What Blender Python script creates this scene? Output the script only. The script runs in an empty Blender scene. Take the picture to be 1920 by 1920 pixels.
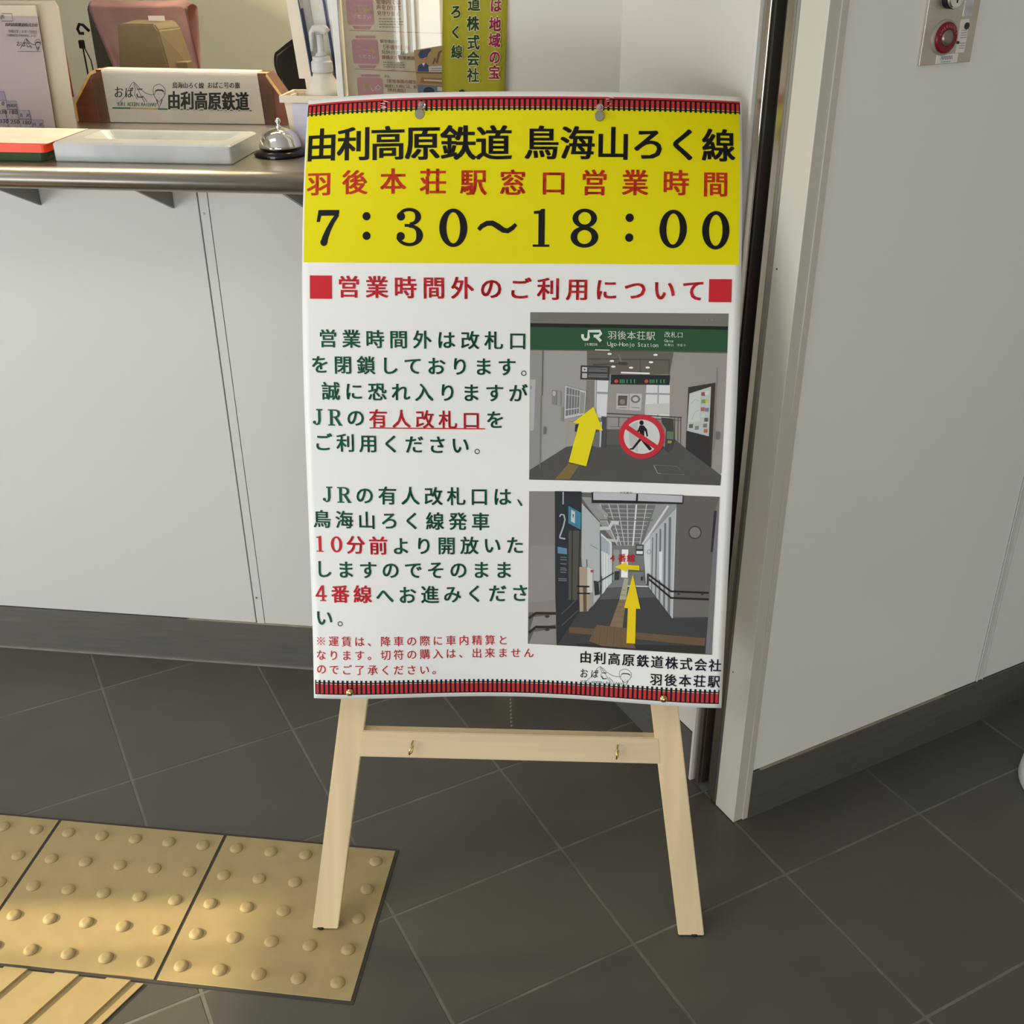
import bpy, bmesh, math, random
from mathutils import Vector, Matrix
from mathutils.geometry import tessellate_polygon
random.seed(7)
R = math.radians
SC = bpy.context.scene
COL = SC.collection

# ---------------------------------------------------------------- camera
CAM_H = 1.4075
cam_d = bpy.data.cameras.new('camera'); cam = bpy.data.objects.new('camera', cam_d); COL.objects.link(cam)
cam_d.sensor_width = 36; cam_d.sensor_fit = 'HORIZONTAL'; cam_d.lens = 36 * 2075.76 / 1920
cam_d.clip_start = 0.02
_th, _ro = 0.49313, -0.0074875
fw = Vector((0, math.cos(_th), -math.sin(_th))); rt = Vector((1, 0, 0)); up = rt.cross(fw)
rt2 = rt * math.cos(_ro) + up * math.sin(_ro); up2 = -rt * math.sin(_ro) + up * math.cos(_ro)
M = Matrix((rt2, up2, -fw)).transposed().to_4x4(); M.translation = Vector((0, 0, CAM_H))
cam.matrix_world = M
SC.camera = cam

# ---------------------------------------------------------------- view, world
SC.view_settings.view_transform = 'Standard'; SC.view_settings.look = 'None'
SC.view_settings.gamma = 1; SC.view_settings.use_curve_mapping = False
SC.view_settings.exposure = 0.08
w = bpy.data.worlds.new('world'); SC.world = w; w.use_nodes = True
w.node_tree.nodes['Background'].inputs[0].default_value = (0.80, 0.88, 1.0, 1)
w.node_tree.nodes['Background'].inputs[1].default_value = 1.0

# ---------------------------------------------------------------- lights of the place
def area(name, loc, target, sx, sy, power, color, spread=180):
    l = bpy.data.lights.new(name, 'AREA'); l.shape = 'RECTANGLE'; l.size = sx; l.size_y = sy
    l.energy = power; l.color = color; l.spread = R(spread)
    o = bpy.data.objects.new(name, l); COL.objects.link(o); o.location = loc
    o.rotation_euler = (Vector(target) - Vector(loc)).to_track_quat('-Z', 'Y').to_euler()
    return o
BACK_Y = -3.2
# daylight entering through the hall windows behind the camera
area('window_daylight', (-1.585, BACK_Y - 0.12, 1.38), (-1.585, 0, 1.38), 1.09, 1.62, 28, (0.97, 0.99, 1.0))
area('window_daylight', (0.25, BACK_Y - 0.12, 0.52), (0.25, 0, 0.52), 2.5, 0.9, 37, (0.97, 0.99, 1.0))
area('window_daylight', (-3.36, -0.38, 0.80), (0, -0.38, 0.80), 3.25, 1.35, 72, (0.97, 0.99, 1.0))
area('hall_fill_light', (-1.6, 0.55, 2.66), (-1.6, 0.55, 0), 1.4, 0.8, 16, (1.0, 0.99, 0.95))  # added fill from above, so the light falls off to the right
# ceiling lamp of the ticket office, warm
area('office_lamp_light', (0.1, 2.75, 2.36), (0.1, 2.75, 0), 1.2, 0.3, 30, (1.0, 0.86, 0.62))
area('counter_lamp_light', (-0.50, 2.14, 1.93), (-0.50, 2.10, 0), 0.8, 0.10, 2.2, (1.0, 0.78, 0.46), spread=75)
# low warm sun
sl = bpy.data.lights.new('sun', 'SUN'); sl.energy = 5.7; sl.angle = R(1.0); sl.color = (1.0, 0.80, 0.50)
sun = bpy.data.objects.new('sun', sl); COL.objects.link(sun)
SUN_DIR = Vector((1.0, 0.03, -0.504)).normalized()
sun.rotation_euler = SUN_DIR.to_track_quat('-Z', 'Y').to_euler()

# ---------------------------------------------------------------- helpers
def s2l(c):
    c = c / 255.0
    return c / 12.92 if c <= 0.04045 else ((c + 0.055) / 1.055) ** 2.4
def rgb(*c): return (s2l(c[0]), s2l(c[1]), s2l(c[2]), 1)
MATS = {}
def mat(name, c, rough=0.6, metal=0.0, noise=0.0, nscale=20.0, bump=0.0, bscale=200.0, stretch=(1, 1, 1), trans=0.0, ior=1.45, coat=0.0, emis=None, spec=0.5, aniso=0.0, rvar=0.0):
    if name in MATS: return MATS[name]
    m = bpy.data.materials.new(name); m.use_nodes = True; nt = m.node_tree; b = nt.nodes['Principled BSDF']
    col = rgb(*c); b.inputs['Base Color'].default_value = col
    b.inputs['Roughness'].default_value = rough; b.inputs['Metallic'].default_value = metal
    b.inputs['IOR'].default_value = ior; b.inputs['Transmission Weight'].default_value = trans
    b.inputs['Coat Weight'].default_value = coat; b.inputs['Specular IOR Level'].default_value = spec
    b.inputs['Anisotropic'].default_value = aniso
    if emis: b.inputs['Emission Color'].default_value = rgb(*emis[0]); b.inputs['Emission Strength'].default_value = emis[1]
    if noise > 0 or bump > 0 or rvar > 0:
        tc = nt.nodes.new('ShaderNodeTexCoord'); mp = nt.nodes.new('ShaderNodeMapping'); mp.inputs['Scale'].default_value = stretch
        nt.links.new(tc.outputs['Object'], mp.inputs['Vector'])
    if noise > 0:
        n = nt.nodes.new('ShaderNodeTexNoise'); n.inputs['Scale'].default_value = nscale; n.inputs['Detail'].default_value = 5
        nt.links.new(mp.outputs[0], n.inputs['Vector'])
        r = nt.nodes.new('ShaderNodeMapRange'); r.inputs[1].default_value = 0.3; r.inputs[2].default_value = 0.7
        r.inputs[3].default_value = 1 - noise; r.inputs[4].default_value = 1 + noise
        nt.links.new(n.outputs['Fac'], r.inputs[0])
        mx = nt.nodes.new('ShaderNodeVectorMath'); mx.operation = 'SCALE'; mx.inputs[0].default_value = col[:3]
        nt.links.new(r.outputs[0], mx.inputs['Scale']); nt.links.new(mx.outputs[0], b.inputs['Base Color'])
    if rvar > 0:
        n2 = nt.nodes.new('ShaderNodeTexNoise'); n2.inputs['Scale'].default_value = 7; n2.inputs['Detail'].default_value = 4
        nt.links.new(mp.outputs[0], n2.inputs['Vector'])
        r2 = nt.nodes.new('ShaderNodeMapRange'); r2.inputs[3].default_value = rough - rvar; r2.inputs[4].default_value = rough + rvar
        nt.links.new(n2.outputs['Fac'], r2.inputs[0]); nt.links.new(r2.outputs[0], b.inputs['Roughness'])
    if bump > 0:
        n3 = nt.nodes.new('ShaderNodeTexNoise'); n3.inputs['Scale'].default_value = bscale; n3.inputs['Detail'].default_value = 3
        nt.links.new(mp.outputs[0], n3.inputs['Vector'])
        bp = nt.nodes.new('ShaderNodeBump'); bp.inputs['Strength'].default_value = bump; bp.inputs['Distance'].default_value = 0.001
        nt.links.new(n3.outputs['Fac'], bp.inputs['Height']); nt.links.new(bp.outputs[0], b.inputs['Normal'])
    MATS[name] = m
    return m

def tag(o, label=None, cat=None, group=None, kind=None):
    if label: o['label'] = label
    if cat: o['category'] = cat
    if group: o['group'] = group
    if kind: o['kind'] = kind
    return o
def empty(name, mw=Matrix()):
    o = bpy.data.objects.new(name, None); o.empty_display_size = 0.05; COL.objects.link(o); o.matrix_world = mw
    return o
def obj(name, bm, mats, parent=None, mw=None, smooth=False):
    me = bpy.data.meshes.new(name); bm.to_mesh(me); bm.free()
    if smooth:
        for p in me.polygons: p.use_smooth = True
    for m in (mats if isinstance(mats, (list, tuple)) else [mats]): me.materials.append(m)
    o = bpy.data.objects.new(name, me); COL.objects.link(o)
    if parent is not None: o.parent = parent
    if mw is not None: o.matrix_world = mw
    elif parent is not None: o.matrix_world = Matrix()
    return o
def box(bm, x0, x1, y0, y1, z0, z1, bev=0.0, mi=0, mtx=None):
    vs = [bm.verts.new((x, y, z)) for x in (x0, x1) for y in (y0, y1) for z in (z0, z1)]
    fs = [bm.faces.new([vs[i] for i in q]) for q in ((0, 1, 3, 2), (4, 6, 7, 5), (0, 4, 5, 1), (2, 3, 7, 6), (0, 2, 6, 4), (1, 5, 7, 3))]
    for f in fs: f.material_index = mi
    if bev > 0:
        es = list({e for f in fs for e in f.edges})
        r = bmesh.ops.bevel(bm, geom=es, offset=bev, segments=2, affect='EDGES', profile=0.5)
        for f in r['faces']: f.material_index = mi
        vs = list({v for f in r['faces'] for v in f.verts} | {v for v in vs if v.is_valid})
    if mtx is not None:
        for v in vs: v.co = mtx @ v.co
    return bm
def nbox(*a, **k):
    return box(bmesh.new(), *a, **k)
def prism(bm, pts, ext, mtx=None, mi=0):
    """pts: 2D outline (x,z), extruded in y from ext[0] to ext[1]"""
    a = [bm.verts.new((p[0], ext[0], p[1])) for p in pts]; b = [bm.verts.new((p[0], ext[1], p[1])) for p in pts]
    n = len(pts)
    fs = [bm.faces.new(a), bm.faces.new(list(reversed(b)))]
    for i in range(n): fs.append(bm.faces.new([a[(i + 1) % n], a[i], b[i], b[(i + 1) % n]]))
    for f in fs: f.material_index = mi
    if mtx is not None:
        for v in a + b: v.co = mtx @ v.co
    bmesh.ops.recalc_face_normals(bm, faces=fs)
    return bm
def lathe(bm, prof, c=(0, 0, 0), seg=32, mtx=None, mi=0, sq=None):
    """prof: list of (r,z)"""
    rings = []
    for r, z in prof:
        ring = []
        for k in range(seg):
            a = 2 * math.pi * k / seg; ca, sa = math.cos(a), math.sin(a)
            if sq: q = (abs(ca) ** sq + abs(sa) ** sq) ** (-1 / sq)
            else: q = 1
            co = Vector((c[0] + max(r, 1e-5) * ca * q, c[1] + max(r, 1e-5) * sa * q, c[2] + z))
            if mtx is not None: co = mtx @ co
            ring.append(bm.verts.new(co))
        rings.append(ring)
    for i in range(len(rings) - 1):
        for k in range(seg):
            f = bm.faces.new([rings[i][k], rings[i][(k + 1) % seg], rings[i + 1][(k + 1) % seg], rings[i + 1][k]]); f.material_index = mi
    f = bm.faces.new(list(reversed(rings[0]))); f.material_index = mi
    f = bm.faces.new(rings[-1]); f.material_index = mi
    return bm
def tube(bm, pts, r, seg=8, mi=0, closed=False):
    pts = [Vector(p) for p in pts]; rings = []
    n = len(pts)
    for i, p in enumerate(pts):
        if closed: d = pts[(i + 1) % n] - pts[i - 1]
        else: d = pts[min(i + 1, n - 1)] - pts[max(i - 1, 0)]
        d.normalize(); a = d.orthogonal().normalized()
        if rings:
            a = (rings[-1][0].co - pts[i - 1]); a = (a - d * a.dot(d)).normalized()
        b = d.cross(a); rr = r[i] if isinstance(r, (list, tuple)) else r
        rings.append([bm.verts.new(p + (a * math.cos(2 * math.pi * k / seg) + b * math.sin(2 * math.pi * k / seg)) * rr) for k in range(seg)])
    for i in range(n if closed else n - 1):
        A, B = rings[i], rings[(i + 1) % n]
        for k in range(seg):
            f = bm.faces.new([A[k], A[(k + 1) % seg], B[(k + 1) % seg], B[k]]); f.material_index = mi
    if not closed:
        bm.faces.new(list(reversed(rings[0]))).material_index = mi; bm.faces.new(rings[-1]).material_index = mi
    return bm

# ---------------------------------------------------------------- frames of the place
CA = -0.129568                                   # counter wall direction
CMX = Matrix.Translation((-1.1315, 2.0157, 0)) @ Matrix.Rotation(CA, 4, 'Z')   # x along the counter, y into the office
GMX = Matrix.Rotation(0.480684, 4, 'Z')          # floor grid and the walls on the right: x = u, y = v
TMX = Matrix.Translation((-0.50062, 1.43286, 0)) @ Matrix.Rotation(-0.131363, 4, 'Z')  # tactile paving
COUNTER_Z = 1.06

# ---------------------------------------------------------------- flat print: glyphs and artwork
_gl = {}
def glyph(ch, off, res=3):
    k = (ch, off)
    if k in _gl: return _gl[k]
    c = bpy.data.curves.new('g', 'FONT'); c.body = ch; c.size = 1; c.offset = off; c.resolution_u = res
    o = bpy.data.objects.new('g', c); COL.objects.link(o)
    dg = bpy.context.evaluated_depsgraph_get(); e = o.evaluated_get(dg); m = e.to_mesh()
    vs = [(v.co.x, v.co.y) for v in m.vertices]; fs = [tuple(p.vertices) for p in m.polygons]
    e.to_mesh_clear(); bpy.data.objects.remove(o); bpy.data.curves.remove(c)
    _gl[k] = (vs, fs)
    return _gl[k]
class Art:
    """Flat print: collects coloured 2D pieces in a layer order and lays them on a surface function."""
    def __init__(s, xf=None):
        s.v = []; s.f = []; s.m = []; s.mats = []; s.layer = 0.0; s.step = 4e-5; s.xf = xf
    def _mi(s, m):
        if m not in s.mats: s.mats.append(m)
        return s.mats.index(m)
    def add(s, vs, fs, m, bumpl=True):
        if bumpl: s.layer += s.step
        b = len(s.v)
        for p in vs:
            q = s.xf(p) if s.xf else p
            s.v.append((q[0], q[1], s.layer))
        i = s._mi(m)
        for f in fs: s.f.append([b + k for k in f]); s.m.append(i)
    def poly(s, pts, m):
        t = tessellate_polygon([[Vector((p[0], p[1], 0)) for p in pts]])
        s.add(pts, t, m)
    def rect(s, x0, y0, x1, y1, m): s.add([(x0, y0), (x1, y0), (x1, y1), (x0, y1)], [(0, 1, 2, 3)], m)
    def line(s, pts, w, m, closed=False):
        vs, fs = [], []; n = len(pts)
        for i, p in enumerate(pts):
            a = pts[(i - 1) % n] if (closed or i > 0) else p; b = pts[(i + 1) % n] if (closed or i < n - 1) else p
            dx, dy = b[0] - a[0], b[1] - a[1]; l = math.hypot(dx, dy) or 1
            ww = (w[i] if isinstance(w, (list, tuple)) else w) / 2
            vs += [(p[0] - dy / l * ww, p[1] + dx / l * ww), (p[0] + dy / l * ww, p[1] - dx / l * ww)]
        for i in range(n if closed else n - 1):
            j = (i + 1) % n; fs.append((2 * i, 2 * i + 1, 2 * j + 1, 2 * j))
        s.add(vs, fs, m)
    def ell(s, cx, cy, rx, ry, m, n=28):
        s.add([(cx + rx * math.cos(2 * math.pi * k / n), cy + ry * math.sin(2 * math.pi * k / n)) for k in range(n)], [tuple(range(n))], m)
    def ring(s, cx, cy, rx, ry, wx, m, n=40, a0=0, a1=360):
        vs, fs = [], []
        for k in range(n + 1):
            a = R(a0 + (a1 - a0) * k / n)
            vs += [(cx + rx * math.cos(a), cy + ry * math.sin(a)), (cx + (rx - wx) * math.cos(a), cy + (ry - wx) * math.sin(a))]
        for k in range(n): fs.append((2 * k, 2 * k + 1, 2 * k + 3, 2 * k + 2))
        s.add(vs, fs, m)
    def char(s, ch, cx, cy, ex, ey, m, off=0.0, dxs=(0,), bumpl=True):
        if ch in ' 　': return
        vs, fs = glyph(ch, off)
        if bumpl: s.layer += s.step
        wide = ord(ch) > 0x2000
        if not wide:
            xs = [v[0] for v in vs]; gx = (min(xs) + max(xs)) / 2; gy = 0.35
        else: gx, gy = 0.5, 0.37
        for d in dxs:
            d, e = d if isinstance(d, tuple) else (d, 0)
            s.add([(cx + (v[0] - gx + d) * ex, cy - (v[1] - gy + e) * ey) for v in vs], fs, m, bumpl=False)
    def text(s, t, x0, y0, x1, y1, ex, ey, m, off=0.0, dxs=(0,)):
        n = len(t); s.layer += s.step
        for i, ch in enumerate(t):
            k = i / (n - 1) if n > 1 else 0
            s.char(ch, x0 + (x1 - x0) * k, y0 + (y1 - y0) * k, ex, ey, m, off, dxs, bumpl=False)
    def build(s, name, parent, surf, base=0.0, cut=None, mw=None):
        """surf(x, y, h) -> point"""
        bm = bmesh.new(); vs = [bm.verts.new(v) for v in s.v]
        for f, mi in zip(s.f, s.m):
            try: q = bm.faces.new([vs[k] for k in f]); q.material_index = mi
            except ValueError: pass
        if cut:
            st, x0, x1, y0, y1 = cut
            for ax, a0, a1 in ((0, x0, x1), (1, y0, y1)):
                k = 1
                while a0 + k * st < a1:
                    co = [0, 0, 0]; co[ax] = a0 + k * st; no = [0, 0, 0]; no[ax] = 1
                    bmesh.ops.bisect_plane(bm, geom=bm.verts[:] + bm.edges[:] + bm.faces[:], plane_co=co, plane_no=no, dist=1e-6)
                    k += 1
        for v in bm.verts: v.co = surf(v.co.x, v.co.y, base + v.co.z)
        bm.normal_update()
        return obj(name, bm, s.mats, parent, mw)
def homog(src, dst):
    """projective map taking 4 source points to 4 destination points"""
    A = []
    for (x, y), (X, Y) in zip(src, dst):
        A.append([x, y, 1, 0, 0, 0, -X * x, -X * y, X]); A.append([0, 0, 0, x, y, 1, -Y * x, -Y * y, Y])
    n = 8
    for i in range(n):
        p = max(range(i, n), key=lambda r: abs(A[r][i])); A[i], A[p] = A[p], A[i]
        for r in range(n):
            if r != i:
                k = A[r][i] / A[i][i]
                for c in range(i, 9): A[r][c] -= k * A[i][c]
    h = [A[i][8] / A[i][i] for i in range(8)]
    return lambda q: ((h[0] * q[0] + h[1] * q[1] + h[2]) / (h[6] * q[0] + h[7] * q[1] + 1), (h[3] * q[0] + h[4] * q[1] + h[5]) / (h[6] * q[0] + h[7] * q[1] + 1))
def ink(name, *c, rough=0.55): return mat('ink_' + name, c, rough=rough, spec=0.2, noise=0.01)
# ---------------------------------------------------------------- materials
m_tile = mat('dark_floor_tile', (87, 84, 76), rough=0.40, noise=0.06, nscale=9, bump=0.12, bscale=420, rvar=0.06)
m_tile2 = mat('dark_floor_tile_b', (83, 80, 73), rough=0.42, noise=0.07, nscale=12, bump=0.12, bscale=420, rvar=0.06)
m_grout = mat('grey_grout', (116, 113, 105), rough=0.85, noise=0.25, nscale=18)
m_tgrout = mat('dark_grout', (66, 65, 60), rough=0.8, noise=0.1, nscale=30)
m_tactile = mat('yellow_tactile', (172, 152, 106), rough=0.62, noise=0.045, nscale=26, bump=0.05, bscale=300)
m_panel = mat('white_wall_panel', (208, 208, 203), rough=0.42, noise=0.012, nscale=3, bump=0.03, bscale=500)
m_panelr = mat('grey_wall_panel', (234, 233, 227), rough=0.45, noise=0.012, nscale=3, bump=0.03, bscale=500)
m_cream = mat('cream_painted_metal', (200, 195, 182), rough=0.38, noise=0.02, nscale=5)
m_wallin = mat('cream_wall', (208, 203, 192), rough=0.6, noise=0.02, nscale=6)
m_seam = mat('dark_seam', (60, 60, 58), rough=0.8, noise=0.1)
m_base = mat('dark_steel_skirting', (128, 125, 117), rough=0.36, metal=0.6, noise=0.08, nscale=10, stretch=(1, 1, 12), rvar=0.05)
m_tan = mat('tan_sealant', (150, 142, 122), rough=0.7, noise=0.2, nscale=30)
m_lseal = mat('grey_floor_sealant', (128, 125, 118), rough=0.6, noise=0.12, nscale=14)
m_steel = mat('brushed_steel', (196, 188, 176), rough=0.26, metal=1.0, noise=0.05, nscale=40, stretch=(30, 30, 1))
m_counter = mat('counter_steel', (172, 166, 156), rough=0.33, metal=1.0, noise=0.07, nscale=14, stretch=(1, 14, 14), rvar=0.06)
m_slot = mat('dark_slot', (58, 55, 49), rough=0.6, noise=0.05)
m_black = mat('black_void', (6, 6, 6), rough=0.9, noise=0.02)
m_bracket = mat('grey_bracket', (132, 130, 124), rough=0.4, metal=0.4, noise=0.03)
m_office = mat('office_wall_olive_cream', (206, 204, 186), rough=0.7, noise=0.03, nscale=4)
m_ceil = mat('white_ceiling', (225, 223, 218), rough=0.8, noise=0.02)
m_wood = mat('pale_beech', (222, 198, 156), rough=0.55, noise=0.11, nscale=34, stretch=(1, 1, 0.07), bump=0.05, bscale=120)
m_woodx = mat('pale_beech_crossbar', (218, 195, 156), rough=0.55, noise=0.11, nscale=34, stretch=(0.07, 1, 1), bump=0.05, bscale=120)
m_brass = mat('brass', (212, 190, 132), rough=0.2, metal=1.0, noise=0.03)
m_pin = mat('grey_pin_metal', (150, 146, 128), rough=0.4, metal=0.6, noise=0.03)
m_clear = mat('clear_plastic', (250, 250, 250), rough=0.05, trans=1.0, ior=1.45)
m_rubber = mat('black_rubber', (22, 22, 22), rough=0.7, noise=0.05)
m_paper = mat('poster_paper', (232, 232, 229), rough=0.42, noise=0.008, nscale=6)

# ---------------------------------------------------------------- floor
U = [-2.34 + 0.305 * i for i in range(8)] + [0.1, 0.4085, 0.716, 1.0175, 1.3195, 1.6245, 1.9295, 2.2345, 2.5395, 2.8445]
V = [-3.82 + 0.305 * i for i in range(12)] + [-0.16, 0.0585, 0.3635, 0.6685, 0.977, 1.2035, 1.4305, 1.728, 2.0425, 2.3475, 2.6525]
floor = obj('floor', nbox(-3.6, 3.4, -3.5, 5.2, -0.06, -0.0009), m_grout); tag(floor, kind='structure')
rest = bmesh.new(); ntile = 0
J = 0.0021
tverts = {}
for i in range(len(U) - 1):
    for j in range(len(V) - 1):
        cx, cy = (U[i] + U[i + 1]) / 2, (V[j] + V[j + 1]) / 2
        wpt = GMX @ Vector((cx, cy, 0))
        if wpt.x < -3.4 or wpt.x > 3.2 or wpt.y < -3.1 or wpt.y > 2.6: continue
        lp = CMX.inverted() @ wpt
        if lp.y > 0.2 or (cx > 1.16 and cy > 1.25): continue
        near = -0.1 < wpt.y and -1.9 < wpt.x < 2.1
        jit = random.uniform(-0.0003, 0.0003)
        a = (U[i] + J, U[i + 1] - J, V[j] + J, V[j + 1] - J)
        if near:
            bm = nbox(*a, -0.006, jit, bev=0.0012)
            obj('tile', bm, m_tile if (i * 7 + j * 3) % 4 else m_tile2, floor, GMX); ntile += 1
        else: box(rest, *a, -0.006, 0)
o = obj('tile_field', rest, m_tile, floor, GMX); tag(o, kind='stuff')

# tactile paving: own bed, tiles with truncated domes, one tile with bars
tp = empty('tactile_paving', TMX); tag(tp, 'yellow tactile paving strip let into the dark floor by the left easel leg', 'paving')
bed = bmesh.new()
box(bed, -1.56, 0.3045, -0.3045, 0.0048, 0.0004, 0.0016)
o = obj('grout_bed', bed, m_tgrout, tp, TMX)
def dome_tile(x0):
    bm = bmesh.new(); box(bm, x0 + 0.0006, x0 + 0.2996, -0.2996, -0.0006, 0.0012, 0.0032, bev=0.0006)
    for i in range(5):
        for j in range(5):
            lathe(bm, [(0.0115, 0), (0.0108, 0.0018), (0.0085, 0.0040), (0.0065, 0.0050), (0.004, 0.0053)], (x0 + 0.0275 + 0.0612 * i, -0.0285 - 0.0608 * j, 0.0031), seg=20)
    return bm
for k in range(5):
    o = obj('dome_tile', dome_tile(-0.3045 * k), m_tactile, tp, TMX)
    for p in o.data.polygons: p.use_smooth = len(p.vertices) == 4 and p.area < 2e-4
# bar tile, laid at an angle and cut off along the strip
bd = Vector((-0.4045, -0.9145)); bn = Vector((bd.y, -bd.x))      # along the bars / across (towards -x)
P0 = Vector((-0.0146, -0.3085))
def bartile(off):
    bm = bmesh.new()
    c = P0 + bn * off
    def pt(al, ac): return c + bd * al + bn * ac
    def quad(ac0, ac1, z, al1=0.3):
        out = []
        for ac, al in ((ac0, None), (ac1, None), (ac1, al1), (ac0, al1)):
            if al is None:
                q = pt(0, ac); al = (-0.3085 - q.y) / bd.y
            out.append(pt(al, ac))
        return out
    def slab(q, z0, z1):
        a = [bm.verts.new((p.x, p.y, z0)) for p in q]; b = [bm.verts.new((p.x, p.y, z1)) for p in q]
        bm.faces.new(a); bm.faces.new(list(reversed(b)))
        for i in range(4): bm.faces.new([a[i], a[(i + 1) % 4], b[(i + 1) % 4], b[i]])
    slab(quad(0.002, 0.298, 0), 0.0012, 0.0032)
    for k in range(4): slab(quad(0.020 + 0.075 * k, 0.054 + 0.075 * k, 0), 0.003, 0.0078)
    bmesh.ops.recalc_face_normals(bm, faces=bm.faces[:])
    return bm
for k in range(3): obj('bar_tile', bartile(0.3025 * k), m_tactile, tp, TMX)

# ---------------------------------------------------------------- counter wall
wl = empty('wall_counter', CMX); tag(wl, kind='structure')
obj('backing', nbox(-2.9, 1.36, 0.006, 0.11, 0, 1.024), m_seam, wl, CMX)
tag(obj('wall_panel', nbox(-0.62, 0.5975, 0, 0.006, 0.107, 1.026, bev=0.0008), m_panel, wl, CMX), 'white panel on the left under the counter')
obj('wall_panel', nbox(-2.9, -0.625, 0, 0.006, 0.107, 1.026, bev=0.0008), m_panel, wl, CMX)
obj('joint_strip', nbox(0.6005, 0.6165, -0.0008, 0.006, 0.107, 1.026), m_panel, wl, CMX)
obj('wall_panel', nbox(0.6175, 1.345, 0, 0.006, 0.107, 1.026, bev=0.0008), m_panel, wl, CMX)
for z in (0.17, 0.958):
    obj('screw', lathe(bmesh.new(), [(0.0025, 0), (0.0018, 0.0012)], (0, 0, 0), 10, Matrix.Translation((0.6065, -0.0008, z)) @ Matrix.Rotation(R(90), 4, 'X')), m_steel, wl, CMX)
wu = empty('wall_upper', CMX); tag(wu, kind='structure')
obj('wall_face', nbox(1.0365, 1.345, 0.014, 0.12, 1.0605, 2.7), m_wallin, wu, CMX)
obj('wall_face', nbox(-2.9, 1.0365, 0.014, 0.12, 2.0, 2.7), m_wallin, wu, CMX)
b = empty('baseboard_counter', CMX); tag(b, kind='structure')
obj('board', nbox(-2.9, 1.345, -0.003, 0.004, 0.0, 0.1055), m_base, b, CMX)
obj('sealant', prism(bmesh.new(), [(-2.9, 0.0), (1.345, 0.0), (1.345, 0.005), (-2.9, 0.005)], (-0.0075, -0.002)), m_lseal, b, CMX)
obj('top_edge', nbox(0.45, 1.345, -0.0035, 0.003, 0.1052, 0.107), m_tan, b, CMX)

# ---------------------------------------------------------------- side wall, shutter guide, post, right wall
ws = empty('wall_side', GMX); tag(ws, kind='structure')
obj('wall_core', nbox(1.021, 1.12, 1.2375, 1.70, 0, 2.7), m_cream, ws, GMX)
obj('wall_panel', nbox(1.015, 1.021, 1.2435, 1.70, 0.107, 2.7), m_wallin, ws, GMX)
obj('edge_trim', nbox(1.012, 1.021, 1.2375, 1.2428, 0.001, 2.7), m_panel, ws, GMX)
b = obj('baseboard_side', nbox(1.0135, 1.021, 1.2432, 1.66, 0.0, 0.1055), m_base, None, GMX); tag(b, kind='structure')
g = empty('shutter_guide', GMX); tag(g, 'stainless steel guide rail with a dark slot beside the post right of the poster', 'guide rail')
bm = nbox(1.017, 1.10, 1.222, 1.2355, 0.003, 2.7, bev=0.0012); obj('rail_flange', bm, m_steel, g, GMX)
bm = nbox(1.016, 1.10, 1.176, 1.1905, 0.003, 2.7, bev=0.0012); obj('rail_flange', bm, m_steel, g, GMX)
bm = nbox(1.0125, 1.03, 1.1742, 1.1765, 0.003, 2.7); obj('rail_lip', bm, m_steel, g, GMX)
bm = nbox(1.018, 1.10, 1.1645, 1.1740, 0.003, 2.7); obj('rail_edge', bm, mat('grey_steel', (140, 138, 132), rough=0.4, metal=0.8, noise=0.04), g, GMX)
obj('slot_back', nbox(1.040, 1.10, 1.1905, 1.222, 0.003, 2.7), m_slot, g, GMX)
obj('slot_lining', nbox(1.024, 1.040, 1.1905, 1.1925, 0.003, 2.7), m_slot, g, GMX)
obj('slot_lining', nbox(1.024, 1.040, 1.2200, 1.222, 0.003, 2.7), m_slot, g, GMX)
wr = empty('wall_right', GMX); tag(wr, kind='structure')
obj('wall_core', nbox(1.10, 3.6, 1.119, 1.24, 0, 2.7), m_seam, wr, GMX)
obj('post_core', nbox(1.0445, 1.10, 1.119, 1.164, 0.0015, 2.7), m_seam, wr, GMX)
obj('corner_post', nbox(1.0145, 1.0440, 1.1125, 1.164, 0.0015, 2.7, bev=0.0012), m_cream, wr, GMX)
obj('post_cover', nbox(1.0335, 1.044, 1.1105, 1.1125, 0.0015, 2.7), m_cream, wr, GMX)
obj('wall_panel', nbox(1.0445, 1.583, 1.113, 1.119, 0.1065, 2.7, bev=0.0008), m_panelr, wr, GMX)
obj('joint_strip', nbox(1.5845, 1.6005, 1.1125, 1.119, 0.1065, 2.7), mat('pale_joint', (214, 217, 218), rough=0.35, noise=0.02), wr, GMX)
obj('joint_bead', nbox(1.5835, 1.5855, 1.110, 1.1125, 0.1065, 2.7), m_panel, wr, GMX)
obj('joint_bead', nbox(1.5990, 1.6005, 1.1105, 1.1125, 0.1065, 2.7), m_panel, wr, GMX)
obj('wall_panel', nbox(1.6015, 3.6, 1.113, 1.119, 0.1065, 2.7, bev=0.0008), m_panelr, wr, GMX)
for u_, z_ in ((1.0149, 0.98), (1.0149, 0.30)):
    obj('screw', lathe(bmesh.new(), [(0.0016, 0), (0.0012, 0.0008)], (0, 0, 0), 10, Matrix.Translation((1.0147, 1.155, z_)) @ Matrix.Rotation(R(-90), 4, 'Y')), m_slot, wr, GMX)
b = empty('baseboard_right', GMX); tag(b, kind='structure')
obj('board', nbox(1.0435, 3.6, 1.1095, 1.117, 0.0, 0.1045), m_base, b, GMX)
obj('top_edge', nbox(1.06, 1.50, 1.1090, 1.116, 0.1045, 0.1062), m_tan, b, GMX)

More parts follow.
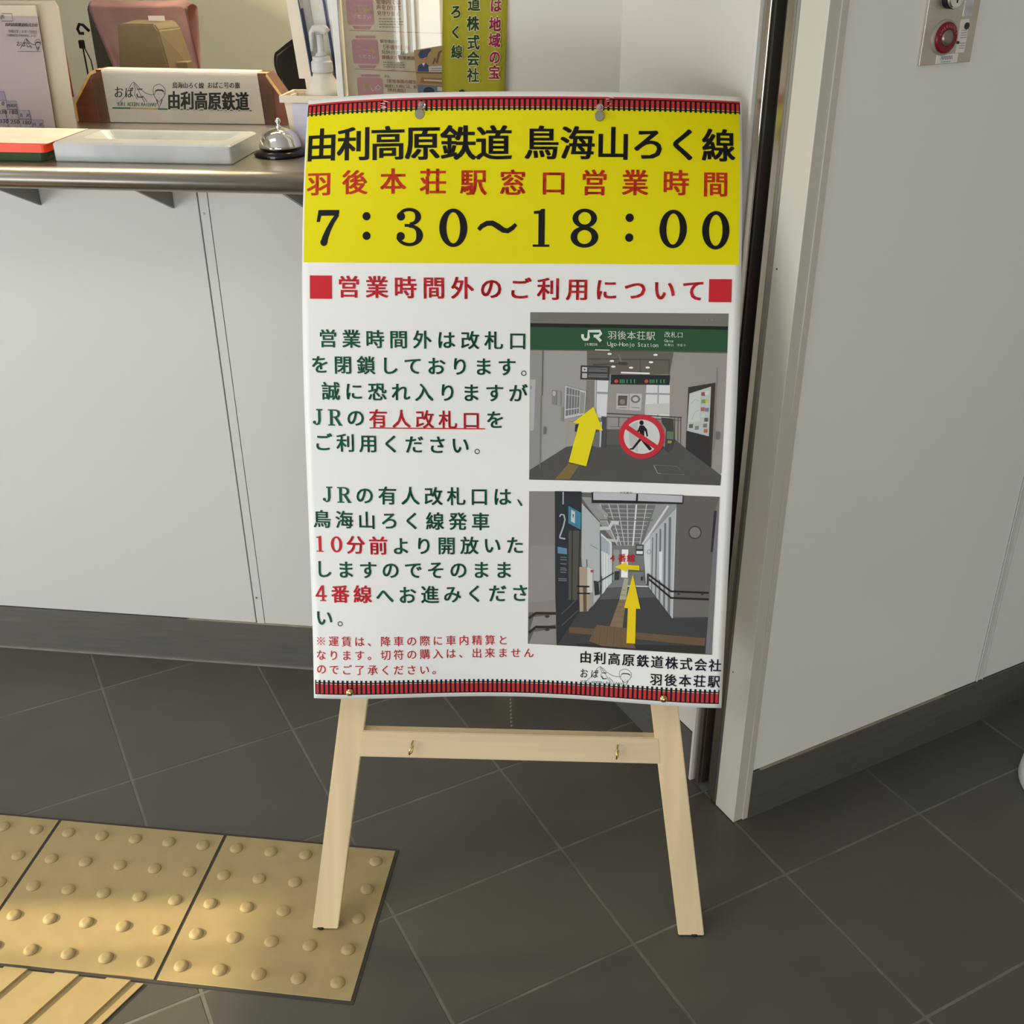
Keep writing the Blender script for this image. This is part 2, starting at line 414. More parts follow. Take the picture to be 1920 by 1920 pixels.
# ---------------------------------------------------------------- hall shell behind the camera, office shell
o = obj('ceiling', nbox(-3.6, 3.4, -3.5, 5.4, 2.7, 2.78), m_ceil); tag(o, kind='structure')
def wall_with_openings(name, x0, x1, y0, y1, axis, holes, m=None):
    """wall along 'x' (thickness y0..y1) or along 'y'; holes (a0,a1,z0,z1)"""
    bm = bmesh.new(); cuts = sorted({x0, x1} | {h[0] for h in holes} | {h[1] for h in holes})
    for a, b_ in zip(cuts[:-1], cuts[1:]):
        hs = sorted([h for h in holes if h[0] <= a + 1e-6 and h[1] >= b_ - 1e-6], key=lambda h: h[2])
        z = 0
        for h in hs + [(0, 0, 2.7, 2.7)]:
            if h[2] > z:
                if axis == 'x': box(bm, a, b_, y0, y1, z, h[2])
                else: box(bm, y0, y1, a, b_, z, h[2])
            z = h[3]
    o = obj(name, bm, m or m_cream); tag(o, kind='structure'); return o
wall_with_openings('wall_back', -3.5, 3.4, BACK_Y - 0.15, BACK_Y, 'x', [(-2.13, -1.04, 0.57, 2.19), (-1.0, 1.5, 0.06, 0.98)])
wall_with_openings('wall_left', -3.3, 2.4, -3.3, -3.12, 'y', [(-2.0, 1.25, 0.12, 1.465)])
wall_with_openings('wall_east', -3.3, 3.2, 3.2, 3.3, 'y', [])
def hall_window(name, x0, x1, z0, z1, axis, c, nx, extra=()):
    w_ = empty(name); tag(w_, kind='structure')
    fm = mat('white_window_frame', (224, 224, 222), rough=0.4, noise=0.02); t = 0.045
    bm = bmesh.new()
    def bb(a0, a1, b0, b1):
        if axis == 'x': box(bm, a0, a1, c - 0.03, c + 0.02, b0, b1)
        else: box(bm, c - 0.03, c + 0.02, a0, a1, b0, b1)
    bb(x0, x1, z0, z0 + t); bb(x0, x1, z1 - t, z1)
    for i in range(nx + 1):
        x = x0 + (x1 - x0 - t) * i / nx; bb(x, x + t, z0, z1)
    for x in extra: bb(x, x + 0.014, z0, z1)
    obj('window_frame', bm, fm, w_)
    return w_
hall_window('window_1', -2.13, -1.04, 0.57, 2.19, 'x', BACK_Y - 0.05, 3, (-2.045, -1.995, -1.945))
hall_window('window_2', -1.0, 1.5, 0.06, 0.98, 'x', BACK_Y - 0.05, 2)
hall_window('window_3', -2.0, 1.25, 0.12, 1.465, 'y', -3.2, 4, (1.09,))

# added panel above the hall fill light, out of view
hl = obj('added_lamp_panel', nbox(-2.35, -0.85, 0.12, 0.98, 2.672, 2.70), mat('fill_panel_white', (240, 240, 236), rough=0.6, noise=0.01)); tag(hl, 'flat white panel added out of view above the hall fill light', 'ceiling lamp')
# office interior
wo = obj('wall_office', nbox(-3.0, 2.6, 1.80, 1.9, 0, 2.7), m_office, None, CMX); tag(wo, kind='structure')
o = obj('wall_office_side', nbox(1.6, 1.7, 0.25, 1.8, 0, 2.7), m_office, None, CMX); tag(o, kind='structure')
o = obj('wall_office_left', nbox(-2.95, -2.85, 0.1, 1.8, 0, 2.7), m_office, None, CMX); tag(o, kind='structure')
# ---------------------------------------------------------------- easel
_yaw, _al = -0.02657, 0.27238
EN = Vector((math.sin(_yaw) * math.cos(_al), -math.cos(_yaw) * math.cos(_al), math.sin(_al)))   # towards the viewer
EX = Vector((math.cos(_yaw), math.sin(_yaw), 0))
EU = Vector((0, 0, math.cos(_al))) - Vector((math.sin(_yaw), -math.cos(_yaw), 0)) * math.sin(_al)
PO = Vector((0.00383, 1.29668, 0.39673))
EO = PO - EN * 0.030
EMX = Matrix((EX, -EN, EU)).transposed().to_4x4(); EMX.translation = EO        # x right, y backwards, z up along the easel
easel = empty('display_easel', Matrix.Translation((0, 1.25, 0)))
tag(easel, 'pale beech A-frame easel standing on the floor and holding the big yellow and white poster', 'easel')
def leg_bm(xb, zb, xt, zt, w=0.0405, d=0.020):
    h = w / 2; bm = prism(bmesh.new(), [(xb - h, zb), (xb + h, zb), (xt + h, zt), (xt - h, zt)], (0, d))
    for v in bm.verts:
        if v.co.z < zb + 1e-4 and v.co.y > 1e-4: v.co.z += d * 0.2795      # sawn level with the floor
    return bm
def bevel_all(bm, o=0.0012):
    bmesh.ops.bevel(bm, geom=bm.edges[:], offset=o, segments=2, affect='EDGES'); return bm
obj('front_leg', bevel_all(leg_bm(-0.3012, -0.3982, -0.1200, 0.80)), m_wood, easel, EMX)
obj('front_leg', bevel_all(leg_bm(0.2738, -0.4010, 0.1070, 0.80)), m_wood, easel, EMX)
obj('crossbar', bevel_all(prism(bmesh.new(), [(-0.2400, -0.1045), (0.2180, -0.1115), (0.2135, -0.0695), (-0.2335, -0.0622)], (-0.0006, 0.020))), m_woodx, easel, EMX)
obj('upper_bar', bevel_all(prism(bmesh.new(), [(-0.150, 0.55), (0.140, 0.55), (0.134, 0.592), (-0.145, 0.592)], (0.001, 0.019))), m_woodx, easel, EMX)
obj('top_block', bevel_all(prism(bmesh.new(), [(-0.145, 0.76), (0.133, 0.76), (0.128, 0.80), (-0.139, 0.80)], (0.0205, 0.040))), m_woodx, easel, EMX)
# rear strut: from the top block back down to the floor near the counter
top = EMX @ Vector((-0.005, 0.052, 0.785)); ft = Vector((-0.02, 1.845, 0.004))
d = (ft - top); zax = -d.normalized(); xax = Vector((1, 0, 0)); yax = zax.cross(xax).normalized(); xax = yax.cross(zax)
SM = Matrix((xax, yax, zax)).transposed().to_4x4(); SM.translation = ft
obj('rear_strut', bevel_all(nbox(-0.02, 0.02, -0.009, 0.009, 0.0, d.length)), m_wood, easel, SM)
for x, z in ((-0.3085, -0.4065), (0.2785, -0.4085)):
    q = EMX @ Vector((x, 0.008, z)); 
    obj('rubber_foot', lathe(bmesh.new(), [(0.0065, 0), (0.0075, 0.003), (0.0065, 0.0045)], (0, 0, 0), 16), m_rubber, easel, Matrix.Translation((q.x, q.y, 0.0004 if x > 0 else 0.0033)))
# bead chain between the crossbar and the rear strut
ca = EMX @ Vector((-0.0075, 0.021, -0.068)); t_ = 0.74; cb = ft + (top - ft) * 0.36
bm = bmesh.new(); n = 44
for i in range(n + 1):
    t = i / n; p = ca.lerp(cb, t); p.z -= 0.035 * math.sin(math.pi * t)
    bmesh.ops.create_uvsphere(bm, u_segments=8, v_segments=6, radius=0.0021, matrix=Matrix.Translation(p))
tag(obj('chain', bm, m_pin, easel), kind='stuff')
# two brass picture hooks on the crossbar
for hx, hz, sk in ((-0.1583, -0.082, -0.003), (0.1501, -0.0855, 0.0)):
    bm = bmesh.new()
    tube(bm, [(hx + 0.002, 0.0, hz + 0.004), (hx + 0.0015, -0.006, hz + 0.003), (hx, -0.0105, hz - 0.003), (hx + sk, -0.0115, hz - 0.011), (hx + sk, -0.009, hz - 0.0145), (hx + sk * 0.5 + 0.0025, -0.006, hz - 0.012), (hx + 0.003, -0.0055, hz - 0.002)], 0.0012, 8)
    obj('screw_hook', bm, m_brass, easel, EMX, smooth=True)

# ---------------------------------------------------------------- poster
PW, PL = 0.594, 0.845
PR = -0.00578
PX2 = EX * math.cos(PR) + EU * math.sin(PR); PU2 = EU * math.cos(PR) - EX * math.sin(PR)
PC = (0.2355, 0.32413, -0.10424, 0.22845, 0.06816, -0.10447, -0.11892, 0.72029, -0.33988, -0.0506, -0.44422, 0.09818, -0.19168)
def psurf(a, b, h=0.0):
    A = 2 * a / PW - 1; B = 2 * b / PL - 1; A2, B2, A3, A4 = A * A, B * B, A ** 3, A ** 4
    d = (PC[0] * A2 + PC[1] * A2 * B + PC[2] * A2 * B2 + PC[3] * A3 + PC[4] * A3 * B + PC[5] * A4 + PC[6] * A4 * B + PC[7] * A2 * B * B2
         + PC[8] * B2 + PC[9] * A3 * B2 + PC[10] * A4 * B2 + PC[11] * A * B2 + PC[12] * A3 * B * B2) * 0.05
    return PO + PX2 * (a - PW / 2) + PU2 * (PL - b) + EN * (d + h)
poster = empty('notice_poster', Matrix.Translation(PO))
tag(poster, 'large curling yellow and white opening-hours poster pinned to the beech easel', 'poster')
def sheet(nx, ny, h0, h1):
    bm = bmesh.new(); g = [[[bm.verts.new(psurf(PW * i / nx, PL * j / ny, h)) for i in range(nx + 1)] for j in range(ny + 1)] for h in (h0, h1)]
    for j in range(ny):
        for i in range(nx):
            bm.faces.new([g[0][j][i], g[0][j + 1][i], g[0][j + 1][i + 1], g[0][j][i + 1]])
            bm.faces.new([g[1][j][i], g[1][j][i + 1], g[1][j + 1][i + 1], g[1][j + 1][i]])
    for j in range(ny):
        for i in (0, nx):
            q = [g[0][j][i], g[1][j][i], g[1][j + 1][i], g[0][j + 1][i]]; bm.faces.new(q if i else q[::-1])
    for i in range(nx):
        for j in (0, ny):
            q = [g[0][j][i], g[0][j][i + 1], g[1][j][i + 1], g[1][j][i]]; bm.faces.new(q if j else q[::-1])
    bmesh.ops.recalc_face_normals(bm, faces=bm.faces[:])
    return bm
obj('paper_sheet', sheet(60, 84, 0.0, -0.0004), m_paper, poster, smooth=True)
iy = ink('yellow', 224, 212, 2); ik = ink('black', 20, 19, 17); ir = ink('red', 198, 40, 48); irr = ink('orange_red', 192, 50, 28); ig = ink('green', 24, 88, 56); inv = ink('navy', 24, 24, 38)
ibr = ink('track_red', 198, 48, 54); iwh = ink('white', 238, 238, 236)
CUT = (0.0105, 0, PW, 0, PL)
# yellow field
a = Art(); a.rect(0.0022, 0.0215, 0.5905, 0.2203, iy)
tag(a.build('headline_panel', poster, psurf, 0.00022, CUT), 'yellow printed headline field')
# railway track borders
def track(y_rail1, y_red0, y_red1, y_rail2, y_t0, y_t1, line_y, lm, name, x0, x1):
    a = Art(); n = 86; pit = (x1 - x0) / n
    a.rect(x0, y_red0, x1, y_red1, ibr)
    if lm: a.rect(x0, line_y, x1, line_y + 0.0006, lm)
    a.layer += a.step
    for k in range(n + 1):
        x = x0 + pit * k; wv = 0.0015
        a.add([(max(x - wv, x0), y_t0), (min(x + wv, x1), y_t0), (min(x + wv, x1), y_t1), (max(x - wv, x0), y_t1)], [(0, 1, 2, 3)], ik, bumpl=False)
    a.rect(x0, y_rail1, x1, y_rail1 + 0.0014, ik); a.rect(x0, y_rail2, x1, y_rail2 + 0.0014, ik)
    a.build(name, poster, psurf, 0.00045, CUT)
track(0.0085, 0.0062, 0.0198, 0.0203, 0.0085, 0.0236, 0.0192, iy, 'track_border', 0.0005, 0.5915)
track(0.8205, 0.8212, 0.8375, 0.8372, 0.8172, 0.8385, 0.8222, iwh, 'track_border', 0.0022, 0.5898)
# lettering
TEXTS = [
('由利高原鉄道',0.0248,0.0638,0.2624,0.0653,0.0495,0.0469,'k','B'),
('鳥海山ろく線',0.3256,0.0649,0.5614,0.0655,0.0467,0.0449,'k','B'),
('羽',0.0231,0.1161,0.0231,0.1161,0.0367,0.0335,'r','B'),
('後',0.0739,0.1147,0.0739,0.1147,0.0360,0.0337,'r','B'),
('本荘駅',0.1271,0.1138,0.2354,0.1154,0.0366,0.0351,'r','B'),
('窓口営業時',0.2878,0.1159,0.5041,0.1147,0.0361,0.0348,'r','B'),
('間',0.5576,0.1159,0.5576,0.1159,0.0360,0.0346,'r','B'),
('営業時間外のご利用について',0.0656,0.2526,0.5310,0.2545,0.0317,0.0310,'r','B'),
('営業時間外は改札口',0.0357,0.3221,0.2959,0.3230,0.0263,0.0259,'g','M'),
('を閉鎖しております',0.0237,0.3576,0.2813,0.3586,0.0264,0.0261,'g','M'),
('誠に恐れ入りますが',0.0381,0.3938,0.2969,0.3944,0.0265,0.0264,'g','M'),
('の',0.0721,0.4302,0.0721,0.4302,0.0269,0.0267,'g','M'),
('有人改札口',0.1036,0.4307,0.2324,0.4322,0.0266,0.0267,'r','M'),
('を',0.2655,0.4313,0.2655,0.4313,0.0266,0.0267,'g','M'),
('ご利用ください',0.0251,0.4653,0.2170,0.4673,0.0268,0.0270,'g','M'),
('の有人改札口は',0.0820,0.5399,0.2756,0.5403,0.0270,0.0277,'g','M'),
('鳥海山ろく線発車',0.0197,0.5759,0.2451,0.5765,0.0264,0.0272,'g','M'),
('分前',0.0672,0.6125,0.0995,0.6132,0.0275,0.0283,'r','B'),
('より開放いた',0.1320,0.6133,0.2939,0.6109,0.0265,0.0276,'g','M'),
('しますのでそのまま',0.0195,0.6498,0.2780,0.6479,0.0267,0.0279,'g','M'),
('番線',0.0427,0.6863,0.0753,0.6859,0.0271,0.0280,'r','B'),
('へお進みくださ',0.1073,0.6873,0.3014,0.6824,0.0268,0.0284,'g','M'),
('い',0.0181,0.7229,0.0181,0.7229,0.0269,0.0273,'g','M'),
('　運賃は、降車の際に車内精算と',0.0121,0.7581,0.2773,0.7552,0.0154,0.0165,'r','S'),
('なります。切符の購入は、出来ません',0.0120,0.7794,0.3148,0.7746,0.0155,0.0166,'r','S'),
('のでご了承ください。',0.0120,0.8006,0.1812,0.8016,0.0155,0.0164,'r','S'),
('由利高原鉄道株式会社',0.3976,0.7780,0.5819,0.7804,0.0181,0.0195,'n','M'),
('羽後本荘駅',0.4995,0.8060,0.5813,0.8047,0.0177,0.0190,'n','M'),
]
inks = {'k': ik, 'r': ir, 'g': ig, 'n': inv}
styles = {'B': [(x, y) for x in (-0.024, 0, 0.024) for y in (-0.011, 0.011)], 'M': [(x, y) for x in (-0.020, 0.020) for y in (-0.010, 0.010)], 'S': [(-0.012, 0), (0.012, 0)]}
def lettering(name, rows, label=None):
    a = Art(); a.step = 2e-6
    for t, x0, y0, x1, y1, ex, ey, c, st in rows:
        dx = styles[st]; m = inks[c]
        if c == 'r' and y0 < 0.2: m = irr
        k = 1.02 if c == 'n' else 1.0
        a.text(t, x0, y0, x1, y1, ex * k, ey * k, m, 0.0, dx)
    o = a.build(name, poster, psurf, 0.00075, (0.0125, 0, PW, 0, PL)); tag(o, label)
lettering('headline_lettering', TEXTS[0:2], 'bold black Japanese headline')
lettering('station_lettering', TEXTS[2:7], 'orange-red Japanese line on yellow')
lettering('heading_lettering', TEXTS[7:8], 'red Japanese heading')
lettering('body_lettering', TEXTS[8:23], 'green Japanese paragraphs with red words')
lettering('footnote_lettering', TEXTS[23:26], 'small red Japanese footnote')
lettering('signature_lettering', TEXTS[26:28], 'navy Japanese signature lines')
# red squares, underline, punctuation, and the serif figures drawn as strokes
a = Art(); a.step = 2e-6
for q in ((0.0111, 0.2378, 0.0421, 0.2688), (0.5515, 0.2393, 0.5817, 0.2693), (0.0911, 0.4432, 0.2515, 0.4447)):
    a = Art(); a.rect(*q, ir); a.build('underline' if q[0] == 0.0911 else 'red_square', poster, psurf, 0.00070, CUT)
def arc(cx, cy, rx, ry, a0, a1, n=20): return [(cx + rx * math.cos(R(a0 + (a1 - a0) * k / n)), cy + ry * math.sin(R(a0 + (a1 - a0) * k / n))) for k in range(n + 1)]
def fig(a, ch, cx, cy, W_, H_, m):
    """serif figures; unit box x -0.5..0.5, y -0.5..0.5 (down)"""
    def T(p): return (cx + p[0] * W_, cy + p[1] * H_)
    def L(pts, w): a.line([T(p) for p in pts], [x * W_ for x in w] if isinstance(w, list) else w * W_, m)
    def D(x, y, r): a.ell(cx + x * W_, cy + y * H_, r * W_, r * W_, m, 20)
    def P(pts): a.poly([T(p) for p in pts], m)
    def hollow(cy_, rx, ry, wx, wy, n=40):
        vs, fs = [], []
        for k in range(n + 1):
            t = 2 * math.pi * k / n; c_, s_ = math.cos(t), math.sin(t)
            vs += [T((rx * c_, cy_ + ry * s_)), T(((rx - wx) * c_, cy_ + (ry - wy) * s_))]
        for k in range(n): fs.append((2 * k, 2 * k + 1, 2 * k + 3, 2 * k + 2))
        a.add(vs, fs, m)
    if ch == '0': hollow(0, 0.5, 0.5, 0.255, 0.095)
    if ch == '8': hollow(-0.255, 0.44, 0.245, 0.21, 0.085); hollow(0.225, 0.50, 0.275, 0.24, 0.095)
    if ch == '1': P([(-0.45, -0.44), (-0.10, -0.455), (0.0, -0.5), (0.21, -0.5), (0.21, 0.45), (-0.17, 0.45), (-0.17, -0.37), (-0.45, -0.37)]); P([(-0.5, 0.44), (0.5, 0.44), (0.5, 0.5), (-0.5, 0.5)])
    if ch == '7':
        P([(-0.42, -0.5), (0.5, -0.5), (0.5, -0.40), (0.44, -0.34), (-0.30, -0.34), (-0.36, -0.17), (-0.5, -0.17)])
        L([(0.43, -0.38), (0.22, -0.18), (0.03, 0.05), (-0.10, 0.25), (-0.17, 0.42)], [0.17, 0.19, 0.22, 0.26, 0.30]); D(-0.17, 0.40, 0.155)
    if ch == '3':
        def lobe(cy_, rx, ry, a0, a1, wmax, n=26):
            vs, fs = [], []
            for k in range(n + 1):
                t = R(a0 + (a1 - a0) * k / n); c_, s_ = math.cos(t), math.sin(t)
                wx = wmax * max(c_, 0.0) + 0.11 * (1 - max(c_, 0.0)); wy = 0.085
                vs += [T((-0.02 + rx * c_, cy_ + ry * s_)), T((-0.02 + (rx - wx) * c_, cy_ + (ry - wy) * s_))]
            for k in range(n): fs.append((2 * k, 2 * k + 1, 2 * k + 3, 2 * k + 2))
            a.add(vs, fs, m)
        lobe(-0.27, 0.44, 0.23, -165, 88, 0.22); lobe(0.215, 0.51, 0.285, -92, 168, 0.25)
        P([(-0.20, -0.08), (0.02, -0.08), (0.02, -0.005), (-0.20, -0.005)])
        D(-0.34, -0.28, 0.155); D(-0.35, 0.24, 0.155)
    if ch == ':': D(0, -0.265, 0.5); D(0, 0.265, 0.5)
    if ch == '~':
        L([(-0.5, 0.22), (-0.42, -0.10), (-0.28, -0.34), (-0.13, -0.36), (0.02, -0.08), (0.16, 0.24), (0.28, 0.30), (0.40, 0.06), (0.5, -0.28)], [0.10, 0.12, 0.13, 0.14, 0.15, 0.14, 0.13, 0.12, 0.09])
    if ch == '4': P([(0.05, -0.5), (0.28, -0.5), (0.28, 0.5), (0.08, 0.5), (0.08, -0.28), (-0.30, 0.17), (-0.5, 0.17)]); P([(-0.5, 0.12), (0.5, 0.12), (0.5, 0.24), (-0.5, 0.24)]); P([(-0.10, 0.44), (0.45, 0.44), (0.45, 0.5), (-0.10, 0.5)])
    if ch == 'J': L([(0.18, -0.46), (0.18, 0.20), (0.10, 0.40), (-0.10, 0.46), (-0.30, 0.40)], [0.26, 0.26, 0.24, 0.14, 0.10]); P([(-0.12, -0.5), (0.5, -0.5), (0.5, -0.42), (-0.12, -0.42)]); D(-0.32, 0.32, 0.15)
    if ch == 'R':
        P([(-0.36, -0.5), (-0.16, -0.5), (-0.16, 0.5), (-0.36, 0.5)]); P([(-0.5, 0.43), (0.0, 0.43), (0.0, 0.5), (-0.5, 0.5)]); P([(-0.5, -0.5), (0.05, -0.5), (0.05, -0.43), (-0.5, -0.43)])
        L([(-0.1, -0.465), (0.10, -0.45), (0.25, -0.36), (0.27, -0.22), (0.22, -0.10), (0.06, -0.03), (-0.2, -0.02)], [0.07, 0.10, 0.19, 0.20, 0.18, 0.10, 0.07])
        L([(0.02, -0.03), (0.18, 0.20), (0.36, 0.46)], 0.19); P([(0.24, 0.43), (0.5, 0.43), (0.5, 0.5), (0.24, 0.5)])
for q in (('7', 0.0364, 0.1746, 0.032, 0.0475), (':', 0.0906, 0.1721, 0.0110, 0.0485), ('3', 0.1500, 0.1734, 0.0360, 0.0500), ('0', 0.2085, 0.1742, 0.0378, 0.0500), ('~', 0.2675, 0.1733, 0.0500, 0.0150),
          ('1', 0.3262, 0.1737, 0.0222, 0.0492), ('8', 0.3840, 0.1739, 0.0370, 0.0505), (':', 0.4437, 0.1729, 0.0110, 0.0485), ('0', 0.5019, 0.1743, 0.0366, 0.0500), ('0', 0.5588, 0.1756, 0.0366, 0.0500)):
    a = Art(); a.step = 2e-6; fig(a, *q, ik)
    tag(a.build('opening_hours_figure', poster, psurf, 0.00075, CUT), {':': 'printed colon', '~': 'printed wave dash'}.get(q[0], 'printed serif figure ' + q[0]))
a = Art(); a.step = 2e-6
for ch, x, y, c_ in (('J', 0.0184, 0.4301, ig), ('R', 0.0431, 0.4303, ig), ('J', 0.0288, 0.5396, ig), ('R', 0.0529, 0.5399, ig)):
    fig(a, ch, x, y, 0.0145 if ch == 'J' else 0.0200, 0.0225, c_)
fig(a, '1', 0.0152, 0.6123, 0.0105, 0.0235, ir); fig(a, '0', 0.0395, 0.6123, 0.0165, 0.0235, ir); fig(a, '4', 0.0144, 0.6859, 0.0165, 0.0235, ir)
for x, y in ((0.3045, 0.3668), (0.2405, 0.4758), (0.0413, 0.7310)): a.ring(x, y, 0.0036, 0.0036, 0.0010, ik, 24)
a.poly([(0.2963, 0.5435), (0.2990, 0.5440), (0.3035, 0.5500), (0.3040, 0.5530), (0.3015, 0.5530), (0.2985, 0.5480)], ig)
rc = (0.0121, 0.7581); rw_ = 0.0056
a.line([(rc[0] - rw_, rc[1] - rw_), (rc[0] + rw_, rc[1] + rw_)], 0.0008, ir); a.line([(rc[0] - rw_, rc[1] + rw_), (rc[0] + rw_, rc[1] - rw_)], 0.0008, ir)
for dx_, dy_ in ((0, -0.0048), (0, 0.0048), (-0.0048, 0), (0.0048, 0)): a.ell(rc[0] + dx_, rc[1] + dy_, 0.0011, 0.0011, ir, 12)
a.build('inline_letters', poster, psurf, 0.00076, None)
# printed emblem, reused small on other papers
def emblem(a, T, lw, full=True):
    """line drawing: mountain, hooded head; unit x 0..100, y 0..40"""
    gl = ink('grey_line', 76, 74, 72); dk = ik; gn = ink('emblem_green', 40, 112, 92)
    def L(p, w, m): a.line([T(q) for q in p], w, m)
    L([(12, 33), (24, 20), (33, 5), (38, 1), (43, 4), (52, 12), (62, 18), (72, 20), (78, 19)], lw, gl)
    L([(38, 1), (47, 12), (54, 24), (60, 32)], lw, gl); L([(38, 4), (42, 12), (40, 20), (46, 28)], lw, gl); L([(30, 20), (36, 12)], lw, gl)
    L([(56, 22), (65, 31)], lw, gl)
    L([(78, 20), (76, 13), (78, 7), (84, 4), (89, 3), (95, 6), (100, 11), (100, 18), (96, 24), (91, 28)], lw, gl)
    L([(78, 20), (80, 24), (84, 28), (88, 31), (91, 28)], lw, gl); L([(79, 20), (81, 14)], lw, gl); L([(97, 15), (99, 19)], lw, gl)
    L([(81, 14), (85, 12.5), (93, 12.5), (97, 14.5)], lw * 2.6, dk)
    L([(83, 27), (88, 40), (94, 27)], lw * 1.8, dk)
    for x, y in ((86, 19), (92.5, 19)): L([(x - 0.8, y), (x + 0.8, y)], lw * 0.8, gl)
    L([(88, 24.5), (90, 24.5)], lw * 0.8, gl)
def emb_text(a, T, sx, sy, m):
    for ch, x, y, k in (('お', 7, 17, 17), ('ば', 28, 17, 15), ('こ', 47, 19, 15)):
        p = T((x, y)); a.char(ch, p[0], p[1], k * sx, k * 1.25 * sy, m, 0.0, (-0.01, 0.01), True)
a = Art(); a.step = 2e-6
TE = lambda q: (0.3905 + q[0] * 0.000735, 0.7905 + q[1] * 0.00076)
emblem(a, TE, 0.00052); emb_text(a, TE, 0.000735, 0.00076, ik)
gn = ink('emblem_green', 40, 112, 92)
a.text('YURI KOGEN RAILWAY', 0.3920, 0.8165, 0.4500, 0.8165, 0.0058, 0.0060, gn, 0.0)
tag(a.build('railway_emblem', poster, psurf, 0.00060, None), 'small line emblem of a mountain and a hooded head')

# ---- first printed photograph: station gate
def photo(name, src, dst, draw, label):
    H_ = homog(src, dst); a = Art(H_); a.step = 1e-5; draw(a)
    o = a.build(name, poster, psurf, 0.00022, (0.0065, 0.3, 0.6, 0.27, 0.78)); tag(o, label)
def P(a, c, *pts): a.poly(list(zip(pts[0::2], pts[1::2])), ink('%d_%d_%d' % c, *c))
def LN(a, c, w, *pts): a.line(list(zip(pts[0::2], pts[1::2])), w, ink('%d_%d_%d' % c, *c))
def EL(a, c, x, y, rx, ry): a.ell(x, y, rx, ry, ink('%d_%d_%d' % c, *c), 20)
def gate(a):
    P(a, (146, 143, 138), 65, 70, 1765, 80, 1690, 1555, 55, 1505)
    P(a, (118, 116, 108), 65, 70, 1765, 80, 1760, 192, 65, 165)
    P(a, (34, 38, 36), 65, 163, 1760, 190, 1758, 224, 65, 198)
    P(a, (44, 84, 54), 65, 196, 1758, 220, 1750, 415, 65, 385)
    P(a, (84, 90, 82), 65, 385, 1750, 408, 1750, 420, 65, 395)
    P(a, (160, 157, 155), 65, 395, 550, 402, 540, 1010, 372, 1225, 150, 1372, 60, 1415)
    P(a, (148, 145, 142), 65, 395, 165, 398, 145, 1410, 60, 1415)
    P(a, (176, 178, 182), 65, 645, 110, 648, 95, 1082, 63, 1080); LN(a, (120, 140, 160), 8, 72, 700, 72, 730)
    P(a, (104, 98, 90), 548, 400, 1292, 415, 1255, 600, 1100, 606, 745, 600, 548, 530)
    P(a, (152, 147, 143), 540, 645, 1262, 655, 1256, 1085, 536, 1085)
    P(a, (130, 124, 116), 545, 655, 615, 655, 610, 960, 540, 1000)
    P(a, (152, 146, 140), 1290, 412, 1748, 425, 1700, 1450, 1392, 1235, 1256, 1150, 1262, 600)
    P(a, (214, 217, 219), 635, 652, 732, 656, 716, 980, 630, 970); P(a, (214, 217, 219), 1058, 692, 1260, 662, 1254, 975, 1042, 970)
    LN(a, (150, 150, 150), 18, 630, 760, 728, 764); LN(a, (150, 150, 150), 14, 1048, 768, 1258, 772); LN(a, (165, 165, 165), 12, 1160, 680, 1155, 970); LN(a, (190, 190, 188), 12, 622, 650, 618, 930)
    P(a, (196, 198, 192), 1045, 860, 1252, 850, 1250, 945, 1043, 945)
    P(a, (186, 184, 180), 803, 768, 908, 770, 905, 908, 799, 902); P(a, (96, 84, 76), 816, 784, 896, 786, 890, 872, 812, 870); EL(a, (140, 130, 122), 852, 838, 24, 22)
    P(a, (190, 188, 186), 916, 768, 1020, 770, 1012, 914, 910, 910); a.ring(964, 815, 40, 34, 14, ink('110_108_106', 110, 108, 106), 20)
    for c, x in (((108, 108, 108), 820), ((120, 120, 120), 930)): LN(a, c, 5, x, 888, x + 70, 891)
    P(a, (84, 81, 79), 60, 1422, 372, 1225, 540, 1075, 1200, 1075, 1392, 1235, 1698, 1470, 1690, 1555, 55, 1505)
    P(a, (94, 90, 87), 560, 1075, 1180, 1075, 1230, 1200, 480, 1210)
    P(a, (126, 108, 62), 275, 1504, 392, 1368, 482, 1386, 402, 1504)
    for y0, y1, w in ((938, 972, 9), (968, 998, 5)): LN(a, (66, 64, 62), w, 718, y0, 1360, y1)
    LN(a, (120, 118, 116), 6, 740, 1052, 1180, 1058)
    for x in (822, 900, 1300, 1328, 1352): LN(a, (84, 82, 80), 7, x, 975, x - 2, 1200 if x > 1200 else 1055)
    P(a, (60, 60, 62), 495, 525, 743, 533, 740, 656, 491, 645)
    P(a, (200, 202, 202), 508, 540, 551, 541, 550, 580, 508, 579); P(a, (180, 182, 182), 508, 592, 550, 593, 549, 634, 507, 632)
    P(a, (44, 44, 46), 522, 552, 540, 560, 524, 570)
    for y in (548, 562, 574, 600, 612, 622): LN(a, (128, 130, 130), 6, 560, y, 725, y + 5)
    P(a, (40, 43, 46), 755, 604, 1259, 610, 1255, 694, 751, 688)
    LN(a, (90, 88, 84), 6, 1002, 455, 1004, 610); LN(a, (84, 80, 76), 6, 1250, 470, 1252, 610); LN(a, (84, 80, 76), 8, 560, 470, 1240, 478); LN(a, (80, 76, 72), 10, 600, 520, 900, 508); LN(a, (120, 116, 110), 14, 820, 430, 850, 520)
    P(a, (70, 66, 62), 820, 495, 890, 500, 890, 525, 820, 520)
    for x in (800, 1058): EL(a, (190, 84, 62), x, 662, 17, 16)
    for x in (834, 850, 866, 892, 925, 955, 1090, 1106, 1122, 1146, 1180, 1208): LN(a, (74, 150, 92), 9, x, 646, x, 678)
